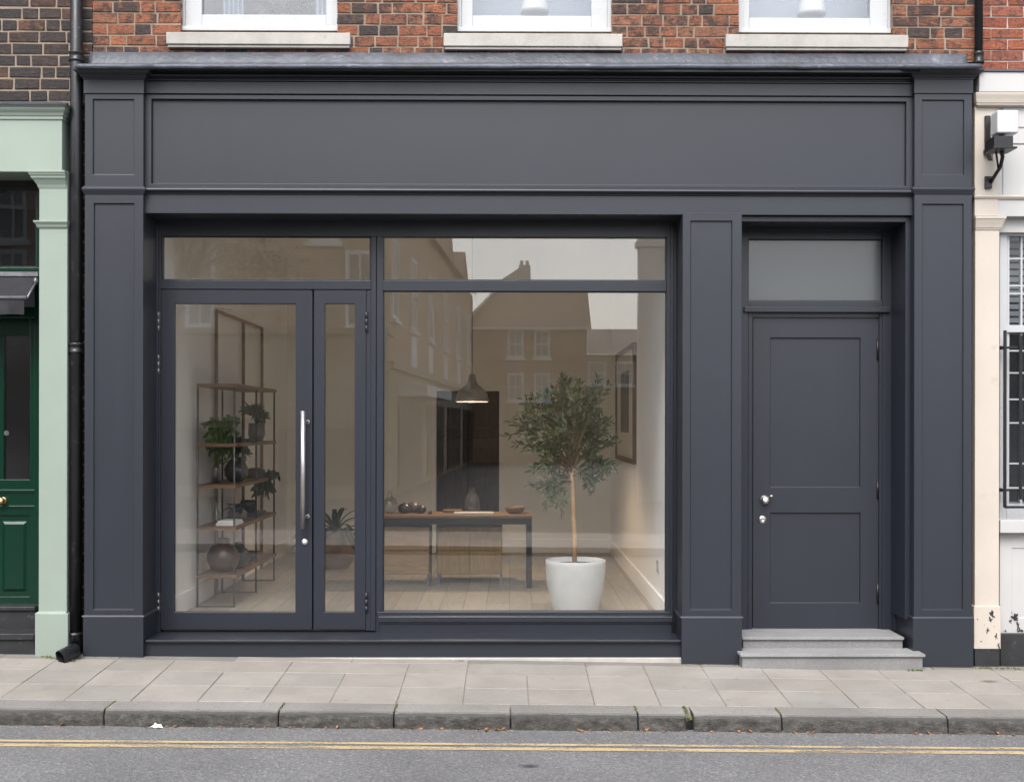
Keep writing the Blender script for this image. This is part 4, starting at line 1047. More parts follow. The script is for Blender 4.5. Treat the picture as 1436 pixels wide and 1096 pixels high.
# table
YT0, YT1 = 2.5, 3.0
tx0, tx1 = UX(497, YT0, 725), UX(746.5, YT0, 725); tz = UZ(722.5, YT0, 640)
table = thing('console_table', 'long oak topped table with black metal legs in the middle of the shop', 'table', ((tx0 + tx1) / 2, 2.9, FZ))
mb = MB(); mb.box(tx0, tx1, YT0, YT1, tz - .022, tz); part(mb, 'table_top', M['wood'], table, .003)
mb = MB(); za = UZ(735, YT0, 640)
mb.box(tx0 + .004, tx1 - .004, YT0 + .006, YT0 + .04, za, tz - .022); mb.box(tx0 + .004, tx1 - .004, YT1 - .04, YT1 - .006, za, tz - .022); mb.box(tx0 + .004, tx0 + .04, YT0 + .04, YT1 - .04, za, tz - .022); mb.box(tx1 - .04, tx1 - .004, YT0 + .04, YT1 - .04, za, tz - .022)
part(mb, 'apron', M['black'], table, .002)
for x in (tx0 + .003, tx1 - .048):
    for y in (YT0 + .004, YT1 - .05):
        mb = MB(); mb.box(x, x + .045, y, y + .045, FZ, za - .001); part(mb, 'leg', M['black'], table, .002)
# two low wooden cabinets tucked under the table
def low_cabinet(px0, px1, y0, label, mat, two):
    x0, x1 = UX(px0, y0, 770), UX(px1, y0, 770); zt = UZ(738, y0, 640); zb = UZ(805, y0, 640)
    t = thing('low_cabinet', label, 'cabinet', ((x0 + x1) / 2, y0 + .2, FZ))
    mb = MB(); mb.box(x0, x1, y0 + .012, y0 + .40, zb, zt); part(mb, 'body', M['brownwood'], t, .003)
    zs_ = (zt + zb) / 2
    xs = [x0, (x0 + x1) / 2, x1] if two else [x0, x1]
    for a, b_ in zip(xs, xs[1:]):
        for c, d in ((zb, zs_), (zs_, zt)):
            mb = MB(); mb.box(a + .004, b_ - .004, y0, y0 + .011, c + .004, d - .004); part(mb, 'drawer', mat, t, .002)
    mb = MB(); mb.box(x0 - .004, x1 + .004, y0 - .004, y0 + .41, zt, zt + .016); part(mb, 'top', M['black'], t, .002)
    for x in (x0, x1 - .02):
        for y in (y0 + .02, y0 + .36):
            mb = MB(); mb.box(x, x + .02, y, y + .02, FZ, zb - .0005); part(mb, 'leg', M['zinc'], t)
low_cabinet(528, 602, 2.62, 'pale wooden cabinet under the table at the side nearest the double doors', M['palewood'], False)
low_cabinet(613, 704, 2.75, 'honey coloured four drawer wooden cabinet under the middle of the table', M['yellowwood'], True)
# things on the table
YTm = 2.8
def on_table(px, y, name, label, prof_, mat, cat, cap=True):
    mb = MB(); mb.lathe((UX(px, y, 715), y, tz), prof_, 28, cap=cap); return tag(mb.build(name, mat), label, cat)
on_table(547, 2.72, 'glass_vase', 'clear bulbous glass vase at the left end of the table', [(.03, 0), (.062, .03), (.068, .07), (.05, .125), (.02, .155), (.018, .20), (.024, .205)], M['vaseglass'], 'vase')
gp = [(.03, 0), (.055, .02), (.06, .05), (.045, .078), (.012, .088), (.006, .10)]
on_table(567, 2.8, 'dark_gourd', 'dark ceramic gourd with a loop stem, left of three on table', gp, M['darkceramic'], 'ornament')
on_table(580, 2.88, 'dark_gourd', 'dark ceramic gourd with a straight stem, middle of three on table', [(r * 1.02, z * 1.05) for r, z in gp], M['ceramic'], 'ornament')
on_table(591, 2.78, 'dark_gourd', 'small dark ceramic gourd, right of three on table', [(r * .75, z * .8) for r, z in gp], M['darkceramic'], 'ornament')
on_table(662, 2.85, 'smoked_jug', 'glossy dark jug with a narrow neck on the middle of the table', [(.05, 0), (.064, .03), (.066, .10), (.05, .155), (.025, .185), (.022, .22), (.028, .225)], M['smokeceramic'], 'jug')
on_table(722, 2.78, 'wooden_bowl', 'brown wooden bowl at the right end of the table', [(.05, 0), (.08, .02), (.095, .06), (.088, .06), (.07, .025), (0, .015)], M['wood'], 'bowl', False)
mb = MB(); mb.box(UX(636, 2.6, 715), UX(692, 2.6, 715), 2.6, 2.78, tz, tz + .016); tag(mb.build('serving_tray', M['potwhite'], None, .004), 'flat white tray in front of the dark jug on the table', 'tray')
mb = MB(); mb.box(UX(622, 2.9, 715), UX(648, 2.9, 715), 2.82, 2.95, tz, tz + .025); tag(mb.build('book', M['wood'], None, .003), 'small brown book lying behind the white tray on the table', 'book')
on_table(603, 2.65, 'small_cup', 'tiny dark cup standing beside the three gourds on the table', [(.016, 0), (.02, .028), (.017, .028), (.014, .006)], M['darkceramic'], 'cup')
# pendant
YL = 2.9; lp = U(662, 563, YL)
pend = thing('pendant_lamp', 'bell shaped taupe pendant lamp hanging over the shop table', 'lamp', (lp.x, YL, CZ))
s_ = 23.5 * (YL + 8.3) / F
mb = MB()
sp = [(1.0, 0), (.99, .15), (.92, .42), (.78, .68), (.55, .88), (.36, 1.02), (.27, 1.2), (.22, 1.5), (.18, 1.62), (.1, 1.66)]
mb.lathe((lp.x, YL, lp.z), [(r * s_, z * s_) for r, z in sp] + [(r * s_ * .95, z * s_ - .002) for r, z in sp[::-1][3:]], 40, cap=False); part(mb, 'lamp_shade', M['shade'], pend)
mb = MB(); mb.lathe((lp.x, YL, lp.z + .095), [(.0, 0), (.028, .012), (.036, .035), (.025, .07), (.015, .09), (0, .09)], 18, cap=False); part(mb, 'bulb', M['glow'], pend)
mb = MB(); mb.tube([(lp.x, YL, lp.z + 1.6 * s_), (lp.x, YL, CZ)], .0035, 8); mb.lathe((lp.x, YL, CZ - .03), [(.03, 0), (.05, .03)], 18); part(mb, 'cord', M['black'], pend)
ld = bpy.data.lights.new('pendant_bulb', 'POINT'); ld.energy = 24; ld.color = (1, .74, .48); ld.shadow_soft_size = .03
lo = bpy.data.objects.new('pendant_bulb', ld); COL.objects.link(lo); lo.location = (lp.x, YL, lp.z + .085); 
# framed picture on the right wall
pic = thing('framed_picture', 'tall framed print with a wide pale mount on the right shop wall', 'picture', (IX1, 4.0, 1.6))
y0, y1 = 2.75, 4.6; pz0, pz1 = UZ(651, y0, 888), UZ(480, y0, 888)
mb = MB(); fw = .045
for a, b_, c, d in ((y0, y0 + fw, pz0, pz1), (y1 - fw, y1, pz0, pz1), (y0 + fw, y1 - fw, pz0, pz0 + fw), (y0 + fw, y1 - fw, pz1 - fw, pz1)): mb.box(IX1 - .035, IX1 - .001, a, b_, c, d)
part(mb, 'frame', M['brownwood'], pic, .002)
mb = MB(); mb.box(IX1 - .018, IX1 - .002, y0 + fw, y1 - fw, pz0 + fw, pz1 - fw); part(mb, 'mount', M['opp_cream'], pic)
mb = MB(); mb.box(IX1 - .021, IX1 - .0185, y0 + .55, y1 - .5, pz0 + .28, pz1 - .22); part(mb, 'print', M['opp_shop'], pic)
# pendants hanging in the upper windows
def up_lamp(px, pyb, label, wpx):
    y = .42; c = U(px, pyb, y); w = wpx / 2 * (y + 8.3) / F
    t = thing('hanging_shade', label, 'lamp', (c.x, y, c.z + .5))
    mb = MB(); mb.lathe((c.x, y, c.z), [(w * .75, 0), (w, .012), (w * .98, .03), (w * .70, .19), (w * .66, .20)], 28); part(mb, 'lamp_shade', M['opal'], t)
    mb = MB(); mb.tube([(c.x, y, c.z + .2), (c.x, y, c.z + 1.5)], .004, 8); part(mb, 'cord', M['white'], t)
up_lamp(750, 21, 'white drum lampshade seen in the middle upper window', 40)
up_lamp(1138, 24, 'white bell lampshade seen in the right upper window', 40)
mb = MB(); st = MB()
c = U(398, 40, .30)
plant('reflection_plant', 'leafy plant added for the dark shapes reflected in the left upper window', (c.x, .62, c.z - .02), M['houseplant'], 40, .30, .10, .020, .2, 0, .9)  # leaves put in to imitate dark shapes mirrored in this pane
# vertical drainpipes
dp = thing('drainpipe', 'black cast iron drainpipe running down between green and charcoal shopfronts', 'drainpipe', (UX(106, .05), .05, 0))
x = UX(106.5, .055, 595); yp = .055; rp = .041
mb = MB(); zb_ = UZ(905, yp, 100)
mb.tube([(x, yp, 7.0), (x, yp, zb_)], rp, 20); part(mb, 'pipe', M['pipe'], dp)
for py in (80, 488):
    mb = MB(); z = UZ(py, yp, 106); mb.lathe((x, yp, z - .035), [(rp + .002, 0), (rp + .009, .004), (rp + .009, .016), (rp + .004, .02), (rp + .004, .05), (rp + .009, .054), (rp + .009, .066), (rp + .002, .07)], 20)
    part(mb, 'collar', M['pipe'], dp)
e = U(84, 921, -.19)
mb = MB(); mb.tube([(x, yp, zb_ + .08), (x, yp, zb_ + .005), (x - .015, yp - .03, zb_ - .03), (e.x + .06, -.11, e.z + .03), (e.x, -.19, e.z)], [rp + .007, rp + .007, rp + .006, rp + .005, rp + .004], 20, cap=False)
mb.tube([(e.x + .06, -.11, e.z + .03), (e.x, -.188, e.z)], [rp - .004, rp - .004], 20, cap=False)
mb.lathe((x, yp, zb_ + .07), [(rp + .007, 0), (rp + .012, .004), (rp + .012, .02), (rp + .002, .024)], 20)
part(mb, 'shoe', M['pipe'], dp, normals=False)
dp2 = thing('drainpipe', 'short dark drainpipe on the brick above the charcoal cornice, at the right end', 'drainpipe', (UX(1372.5, .07), .07, 4))
x = UX(1372.5, .07, 40); mb = MB(); zl = UZ(90, .07, 1372); mb.tube([(x, .07, 7.0), (x, .07, zl)], .027, 18); part(mb, 'pipe', M['pipe'], dp2)
mb = MB(); mb.lathe((x, .07, zl), [(.029, 0), (.035, .003), (.035, .02), (.031, .024), (.031, .06), (.034, .064), (.034, .08), (.028, .084)], 18); part(mb, 'collar', M['pipe'], dp2)

# ------------------------------------------------------------------ LEFT NEIGHBOUR
lb = thing('corner_building', 'dark brick building with a sage green shopfront and bottle green door', 'building', (-4, .2, 0))
mb = MB(); brick_field(mb, -5.6, xA - .004, UZ(150, YW, 50), ztop, YW + .002, pal_dark, course=.0795, joint=.0115)
brick_field(mb, UX(90, .14), UX(124, .14), -.1, UZ(150, YW, 50) - .01, .14, pal_dark)
part(mb, 'brick_wall', [M['brick'], M['mortar']], lb, .006)
SG = M['sage']; XLft = -5.6
mb = MB(); Yc = 0.0
xr = UX(87, Yc, 200)
mb.box(XLft, xr, Yc, .30, UZ(241, Yc, 50), UZ(166, Yc, 50)); fa = part(mb, 'fascia', SG, lb, .003)
mb = MB(); mb.crown(XLft, xr - .002, Yc + .002, .12, prof([(0, 169), (.012, 167), (.012, 163), (.018, 162), (.025, 158), (.04, 154), (.045, 152), (.045, 149), (.06, 148), (.06, 146.5)], Yc, 50), (0, .8)); part(mb, 'cornice', SG, fa, .002)
mb = MB(); mb.crown(XLft, xr, Yc, .12, [(.065, UZ(147, -.06, 50)), (.066, UZ(145.5, -.06, 50)), (.0, UZ(142.5, 0, 50))], (0, .8)); part(mb, 'lead_capping', M['lead'], fa)
mc = 72
mb = MB(); a, b_ = UX(54.5, .01, 600), UX(94, .01, 600)
mb.box(a, b_, .01, .36, UZ(862, .01, mc), UZ(240, .01, mc)); pil = part(mb, 'pilaster', SG, lb, .003)
mb = MB(); mb.crown(a, b_ - .004, .012, .34, prof([(0, 266), (.004, 264), (.008, 262), (.012, 259), (.030, 252), (.042, 249), (.044, 246), (.05, 245), (.055, 242), (.06, 241), (.06, 238.5)], .01, mc), (1, .1)); part(mb, 'capital', SG, pil, .0015)
mb = MB(); mb.crown(a, b_ - .002, .010, .34, prof([(0, 321), (.006, 319.5), (.012, 318), (.016, 315), (.026, 312), (.03, 311), (.03, 309)], .01, mc), (1, .4)); part(mb, 'necking', SG, pil, .0015)
mb = MB(); mb.box(UX(49, -.012, 880), UX(95, -.012, 880), -.012, .36, gf(-3.2) - .1, UZ(860, -.012, mc)); mb.crown(a, b_ - .004, .01, .34, [(.02, UZ(860, 0, mc)), (.005, UZ(857.5, 0, mc)), (0, UZ(857, 0, mc))], (1, .3)); part(mb, 'plinth', SG, pil, .003)
GR = M['green']; yG = .28
mb = MB(); mb.pbox(-260, 56, 240, 264, yG + .02, .5); part(mb, 'painted_shade_strip', M['black'], lb)  # black strip painted in for the shade under the fascia
mb = MB()
mb.pbox(-260, 56, 375, 384, yG, .5); mb.pbox(51, 58, 264, 375, yG, .5); mb.pbox(48, 58, 384, 868, yG + .01, .5); mb.pbox(-260, 50, 430, 444, yG + .012, .5)
part(mb, 'door_frame', GR, lb, .002)
o = bead(-150, 51.5, 264, 375, yG + .015, lb, GR, name='fanlight'); pane(-150, 51, 264, 375, yG + .03, o, 'glass_dark')
mb = MB(); yd = yG + .03; mc = -28
X0, X1 = UX(-105, yd, 640), UX(49, yd, 640)
Z = lambda p: UZ(p, yd, mc)
# door leaf : glass lights above, mid rail, raised lower panels
dmb = MB()
dmb.box(UX(42, yd, 570), X1, yd, yd + .05, Z(850), Z(446)); dmb.box(X0, UX(-98, yd, 570), yd, yd + .05, Z(850), Z(446))
dmb.box(UX(-98, yd, 570), UX(42, yd, 570), yd, yd + .05, Z(470), Z(446)); dmb.box(UX(-98, yd, 570), UX(42, yd, 570), yd, yd + .05, Z(722), Z(672))
dmb.box(UX(-32, yd, 570), UX(5, yd, 570), yd, yd + .05, Z(672), Z(470)); dmb.box(UX(-32, yd, 570), UX(-3, yd, 570), yd, yd + .05, Z(836), Z(722))
dmb.box(UX(-98, yd, 570), UX(42, yd, 570), yd, yd + .05, Z(850), Z(836)); dmb.box(X0, X1, yd - .008, yd, Z(690), Z(686)); dmb.box(X0, X1, yd - .006, yd, Z(712), Z(708.5))
gd = part(dmb, 'door', GR, lb, .0025, label='bottle green panelled door with tall glass lights')
for a, b_ in ((5, 42), (-98, -32)):
    pane(a, b_, 470, 672, yd + .03, gd, 'glass_dark')
    mb = MB(); xa2, xb2 = UX(a - (8 if a > 0 else 0), yd, 780), UX(b_, yd, 780)
    mb.recess(xa2, xb2, Z(836), Z(722), yd + .012, yd + .045, xa2 + .028, xb2 - .028, Z(829), Z(731), -.012, .018); part(mb, 'panel', GR, gd, .002)
mb = MB(); c = U(6, 702, yd - .03); mb.ydisc((c.x - .02, yd, c.z), [(.0, -.055), (.02, -.052), (.028, -.04), (.024, -.026), (.010, -.018), (.010, -.004), (.024, -.002), (.026, 0)], 8); part(mb, 'knob', M['brass'], gd)
mb = MB(); c = U(8.5, 607, yd - .01); mb.ydisc((c.x, yd - .004, c.z), [(.018, 0), (.018, .004)], 20); part(mb, 'number_disc', M['zinc'], gd)
mb = MB(); mb.box(-5.6, UX(54, .45), 1.2, 1.25, -.1, 3.2); part(mb, 'inner_backing', M['backing'], lb)  # dark-painted sheet stands in for the unlit room behind the door
mb = MB()
mb.box(-5.6, UX(52, .22, 855), .18, .5, UZ(856, .18, 20), UZ(850, .18, 20)); mb.box(-5.6, UX(50, .2, 870), .20, .5, UZ(897, .1, 20) , UZ(856, .18, 20))
mb.box(-5.6, UX(49, .03, 890), .01, .45, UZ(897, .01, 20), UZ(888, .01, 20)); mb.box(-5.6, UX(48.5, .03, 900), .03, .45, -.15, UZ(897, .01, 20))
part(mb, 'doorstep', M['darkstep'], lb, .005)
mb = MB(); mb.box(-5.6, UX(110, .3), .5, 6, UZ(150, YW, 50), ztop); mb.box(-12, -5.6, .0, 6, -.3, ztop); part(mb, 'body_backing', M['backing'], lb)  # solid backing boxes, added to keep out light from behind
# awning
aw = thing('awning', 'dark grey folded canvas awning with worn edges over the bottle green door', 'awning', (UX(0, 0), .1, 2.4))
A0, A1 = U(50, 388, .20), U(37, 415, -.02)
mb = MB(); n = 24; xl = -5.3
for k in range(n):
    t0, t1 = k / n, (k + 1) / n
    row = lambda t: [(A0.x + (xl - A0.x) * t, .20, A0.z), ((A0.x * .5 + A1.x * .5) + (xl - A0.x) * t, .09, (A0.z + A1.z) / 2 - .008 + .003 * math.sin(t * 40)), (A1.x + (xl - A0.x) * t, -.02, A1.z)]
    r0, r1 = row(t0), row(t1)
    for q in range(2): mb.poly([r0[q], r1[q], r1[q + 1], r0[q + 1]], 0, True); mb.poly([tuple(Vector(p) - Vector((0, 0, .004))) for p in (r0[q], r1[q], r1[q + 1], r0[q + 1])], 0, True)
part(mb, 'canopy', M['canvas'], aw, normals=False)
mb = MB(); V0 = A1.z - .022; V1 = UZ(441, -.02, 20)
for k in range(40):
    t0, t1 = k / 40, (k + 1) / 40; X = lambda t: A1.x - .015 + (xl - A1.x) * t; yv = lambda t, s: -.02 + s * .010 * math.sin(t * 60) 
    mb.poly([(X(t0), yv(t0, 0), V0), (X(t1), yv(t1, 0), V0), (X(t1), yv(t1, 1), V1 + .004 * math.sin(t1 * 47)), (X(t0), yv(t0, 1), V1 + .004 * math.sin(t0 * 47))], 0, True)
part(mb, 'valance', M['canvas'], aw, normals=False)
mb = MB(); mb.box(xl, UX(53, .19, 384), .19, .25, UZ(387, .19, 20), UZ(381, .19, 20)); mb.tube([(A1.x, -.02, A1.z - .01), (xl, -.02, A1.z - .01)], .012, 10)
mb.tube([(A0.x + .01, .2, A0.z - .02), (A1.x + .004, -.015, A1.z - .01)], .008, 8); mb.lathe((A0.x + .012, .17, A0.z - .06), [(.0, 0), (.014, .01), (.016, .03), (.008, .05), (0, .052)], 12, cap=False)
part(mb, 'frame', M['alu'], aw)

# ------------------------------------------------------------------ RIGHT NEIGHBOUR
rb = thing('stucco_building', 'cream and white stuccoed shop building with a barred window, at the right edge', 'building', (4, .2, 0))
XRt = 6.0
mb = MB(); brick_field(mb, xB + .008, XRt, UZ(98, YW, 1400), ztop, YW + .004, pal_right, regular=True, joint=.008)
part(mb, 'brick_wall', [M['brick'], M['sill']], rb, .003)
CR_, WH = M['cream'], M['dirtywhite']
mc = 1400; xl = UX(1371, .0, 120)
mb = MB(); mb.box(xl, XRt, -.03, .2, UZ(129, -.03, mc), UZ(101, -.03, mc)); co_ = part(mb, 'cornice', WH, rb, .004)
mb = MB(); mb.crown(xl - .004, XRt, 0, .2, prof([(-.005, 149), (.006, 147), (.006, 145.5), (.012, 144), (.02, 138), (.028, 133), (.03, 131), (.03, 129.5)], 0, mc), (.6, 0)); part(mb, 'moulding', CR_, co_, .002)
mb = MB(); mb.box(xl, XRt, -.04, .16, UZ(101, -.03, mc), UZ(97.5, -.03, mc)); part(mb, 'lead_capping', M['lead'], co_, .003)
mb = MB(); yb2 = .03
mb.box(UX(1367, yb2, 200), UX(1400, yb2, 200), yb2, .4, UZ(303, yb2, mc), UZ(149, yb2, mc)); part(mb, 'frieze_block', CR_, rb, .003)
mb = MB(); mb.box(UX(1400, yb2, 200) , XRt, yb2 + .012, .4, UZ(276, yb2, mc), UZ(149, yb2, mc))
for pa, pb in ((150, 178), (180.5, 201), (204, 275)): mb.box(UX(1407, yb2, 200), XRt, yb2 + .002, yb2 + .012, UZ(pb, yb2, mc), UZ(pa, yb2, mc))
mb.box(UX(1400, yb2, 200), XRt, yb2 + .006, .4, UZ(303, yb2, mc), UZ(279, yb2, mc))
part(mb, 'white_panel', WH, rb, .002)
mb = MB(); mb.crown(UX(1367, yb2, 276), XRt, yb2, .3, prof([(0, 280), (.008, 278), (.014, 276), (.014, 274.5), (0, 273.5)], yb2, mc), (.6, 0)); part(mb, 'string_moulding', CR_, rb, .0015)
mc = 1384; mb = MB(); a, b_ = UX(1367.5, yb2, 600), UX(1401.5, yb2, 600)
mb.box(a, b_, yb2 + .002, .4, UZ(852, yb2, mc), UZ(303, yb2, mc)); pil = part(mb, 'pilaster', CR_, rb, .003)
mb = MB(); mb.crown(a, b_, yb2, .36, prof([(0, 323), (.005, 321.5), (.005, 320), (.01, 319.5), (.016, 315), (.026, 309), (.03, 307), (.034, 306), (.034, 303)], yb2, mc), (.3, 1)); part(mb, 'capital', CR_, pil, .0015)
mb = MB(); mb.box(UX(1366, yb2 - .014, 880), UX(1403.5, yb2 - .014, 880), yb2 - .014, .38, UZ(909, yb2, mc), UZ(849, yb2, mc)); part(mb, 'plinth', CR_, pil, .004)
mb = MB(); mb.box(UX(1367, yb2 - .006, 915), UX(1402, yb2 - .006, 915), yb2 - .006, .38, gf(3.3) - .1, UZ(909, yb2, mc)); part(mb, 'base_course', M['darkstep'], pil, .003)
yq = .10
mb = MB(); mb.recess(UX(1402, yq, 820), XRt, UZ(889, yq, 1430), UZ(744, yq, 1430), yq, .4, UX(1419, yq, 820), XRt - .1, UZ(866, yq, 1430), UZ(768, yq, 1430), .006, .003)
part(mb, 'dado_panel', WH, rb, .002)
mb = MB(); mb.box(UX(1402, yq, 320), XRt, yq, .4, UZ(326, yq, 1430), UZ(304, yq, 1430)); part(mb, 'window_head', WH, rb, .003)
mb = MB(); mb.box(UX(1403, .03, 735), XRt, .03, .4, UZ(747, .03, 1430), UZ(729, .03, 1430)); part(mb, 'sill', WH, rb, .004)
mb = MB(); mb.box(UX(1403, yq - .03, 905), XRt, yq - .03, .4, gf(3.4) - .1, UZ(888, yq - .03, 1430)); part(mb, 'dark_plinth', M['darkstep'], rb, .004)
yw2 = .14; mb = MB()
mb.pbox(1402, 1412, 322, 730, yw2, .4); mb.pbox(1412, 1700, 322, 331, yw2, .4); mb.pbox(1412, 1700, 456, 466, yw2, .4); mb.pbox(1412, 1700, 706, 730, yw2, .4); mb.pbox(1412, 1415.5, 331, 706, yw2 + .02, .4)
for px in (1432.5, 1451): mb.pbox(px - 1.4, px + 1.4, 331, 706, yw2 + .03, .2)
for py in (363, 401, 412, 492, 523, 560, 593, 650, 684): mb.pbox(1412, 1700, py - 1.1, py + 1.1, yw2 + .031, .2)
wo = part(mb, 'window', M['white'], rb, .0015)
pane(1412, 1700, 331, 706, yw2 + .04, wo, 'glass_dark')
mb = MB(); 
for k in range(14): mb.pbox(1412, 1700, 332 + k * 9.5, 338.5 + k * 9.5, .34, .345)
part(mb, 'blind_and_sheen', M['blind_and_sheen'], wo)
mb = MB(); mb.box(UX(1400, .5), XRt, .9, .95, 0, 3.3); mb.box(UX(1364, .3), XRt, .5, 6, UZ(98, YW, 1400), ztop); mb.box(XRt, 12, 0, 6, -.3, ztop); part(mb, 'inner_backing', M['backing'], rb)  # dark sheet for the unlit room, with boxes added against light behind
# window grille
gl_ = thing('window_grille', 'black iron bars fixed over the lower half of the white window', 'grille', (3.6, .05, 1.2))
for px in (1409.5, 1431.5, 1453, 1475):
    mb = MB(); X = UX(px, .04, 590); mb.box(X - .009, X + .009, .035, .053, UZ(711 if px < 1420 else 700, .04, 1420), UZ(463 if px < 1420 else 470, .04, 1420)); part(mb, 'bar', M['black'], gl_, .002)
for py in (487, 687, 711):
    mb = MB(); z = UZ(py, .04, 1420); mb.box(UX(1405 if py < 700 else 1409.5, .05, 590), 5.6, .0535, .066, z - .008, z + .008); part(mb, 'rail', M['black'], gl_, .002)
for py in (487, 687):
    mb = MB(); z = UZ(py, .04, 1420); X = UX(1405, .05, 590); mb.box(X - .002, X + .014, .066, .14, z - .012, z + .012); part(mb, 'fixing', M['black'], gl_, .002)
# wall lamp
wl = thing('wall_lamp', 'white box shaped lamp on a black bracket, mounted on the cream wall', 'lamp', (3.35, 0, 3.4))
BK = M['black']
mb = MB(); mb.pbox(1382, 1389.5, 162, 216, .006, .03); mb.pbox(1381, 1392, 209, 216, .0, .03); part(mb, 'back_plate', BK, wl, .003)
yl = -.20; c = U(1413, 170, yl)
cx0, cx1 = UX(1399, yl - .06, 170), UX(1429, yl - .06, 170); cz0, cz1 = UZ(186.5, yl - .06, 1413), UZ(154, yl - .06, 1413)
mb = MB(); mb.box(cx0, cx1, yl - .06, yl + .06, cz0, cz1); part(mb, 'diffuser', M['opal'], wl, .012, seg=3)
mb = MB(); tz0, tz1 = UZ(208.5, yl - .08, 1410), UZ(190.5, yl - .08, 1410); tx0_, tx1_ = UX(1394, yl - .08, 200), UX(1421, yl - .08, 200); xr0 = UX(1386, .0, 200)
mb.box(tx0_, tx1_, yl - .08, yl + .07, tz0 + .012, tz1); mb.box(tx0_ - .01, tx1_ + .022, yl - .095, yl + .08, tz0, tz0 + .012)
A = [(xr0, .0, tz0 - .02), (tx0_, yl + .07, tz0 + .002), (tx0_, yl + .07, tz1 - .005), (xr0, .0, tz0 + .05)]
mb.poly(A); mb.poly([(x_ + .03, y_, z_) for x_, y_, z_ in A]); 
for i in range(4): p_, q_ = A[i], A[(i + 1) % 4]; mb.poly([p_, q_, (q_[0] + .03, q_[1], q_[2]), (p_[0] + .03, p_[1], p_[2])])
part(mb, 'tray', BK, wl, .003)
mb = MB(); mb.lathe(((cx0 + cx1) / 2 - .02, yl, cz0 - .03), [(.03, 0), (.03, .012), (.018, .014), (.018, .03)], 16); part(mb, 'gland', M['steel'], wl)
mb = MB(); s0 = U(1391, 166, .015); mb.tube([s0, U(1395, 176, -.08), U(1400, 190, yl + .05)], .007, 8); part(mb, 'stay', BK, wl)
mb = MB(); mb.tube([U(1404, 208, yl), U(1406, 220, yl + .02), U(1403, 234, -.12), U(1396, 245, -.06), U(1389, 256, .02)], [.016, .013, .012, .012, .014], 12); mb.tube([U(1396, 208, yl), U(1398, 222, yl + .04), U(1400, 236, -.10)], .007, 8); part(mb, 'arm', BK, wl)
mb = MB(); mb.pbox(1382, 1391.5, 247, 264, .008, .03); part(mb, 'wall_plate', BK, wl, .003)

# flaking paint patches on the stucco base
def patch(px, py, Y, rx, rz, nm='flaked_patch'):
    c = U(px, py, Y); mb = MB(); n = 48
    pts = []
    for k in range(n):
        a = 2 * math.pi * k / n; r = max(.12, .7 + 1.5 * noise.noise(Vector((math.cos(a) * 1.6 + px * 3.1, math.sin(a) * 1.6, py * 1.7))))
        pts.append((c.x + math.cos(a) * rx * r, Y, c.z + math.sin(a) * rz * r))
    mb.poly(pts); return mb
fm = MB()
for px, py, Y, rx, rz in ((1392, 862, .0145, .016, .022), (1389, 869, .0145, .010, .014), (1385, 883, .0145, .012, .018), (1397, 893, .0145, .010, .018), (1400, 905, .0145, .014, .03), (1376, 899, .0145, .006, .006), (1371, 868, .0145, .004, .005), (1381, 876, .0145, .004, .004), (1394, 878, .0145, .003, .004), (1424, 866, .0945, .020, .020), (1428, 878, .0945, .012, .03), (1417, 870, .0945, .010, .018), (1432, 884, .0945, .020, .010), (1410, 884, .0945, .006, .006), (1419, 858, .0945, .003, .012)):
    q = patch(px, py, Y, rx, rz); b0 = len(fm.v); fm.v += q.v
    for f in q.f: fm.face([i + b0 for i in f])
o = part(fm, 'flaked_paint', M['darkstep'], rb, normals=False)

# ------------------------------------------------------------------ STREET OPPOSITE (seen in the glass)
MY = YPN
def V(px, py, dv): # reflected pixel at virtual depth dv from the camera -> real point
    p = U(px, py, dv - 8.3); return Vector((p.x, 2 * MY - p.y, p.z))
def opp_window(parent, ax, c, w, h, nrm, sashes=True):
    """sash window on a wall: c centre of sill, ax along wall, nrm outward"""
    ax, nrm, c = Vector(ax), Vector(nrm), Vector(c)
    def slab(mb, u0, u1, z0, z1, d0, d1):
        ps = [c + ax * u + Vector((0, 0, z)) + nrm * d for d in (d0, d1) for u, z in ((u0, z0), (u1, z0), (u1, z1), (u0, z1))]
        i = [mb.vert(p) for p in ps]
        for q in ((0, 1, 2, 3), (7, 6, 5, 4), (0, 4, 5, 1), (1, 5, 6, 2), (2, 6, 7, 3), (3, 7, 4, 0)): mb.face([i[k] for k in q])
    t = .085; mb = MB()
    for a in ((-w / 2, -w / 2 + t, 0, h), (w / 2 - t, w / 2, 0, h), (-w / 2 + t, w / 2 - t, 0, t), (-w / 2 + t, w / 2 - t, h - t, h), (-w / 2 + t, w / 2 - t, h / 2 - .03, h / 2 + .03), (-.02, .02, t, h / 2 - .03), (-.02, .02, h / 2 + .03, h - t)): slab(mb, *a, .0, .05)
    slab(mb, -w / 2 - .08, w / 2 + .08, -.09, 0, 0, .12)
    o = part(mb, 'window', M['opp_white'], parent)
    mb = MB(); slab(mb, -w / 2 + .02, w / 2 - .02, .02, h - .02, .005, .02); part(mb, 'pane', M['opp_pane'], o)
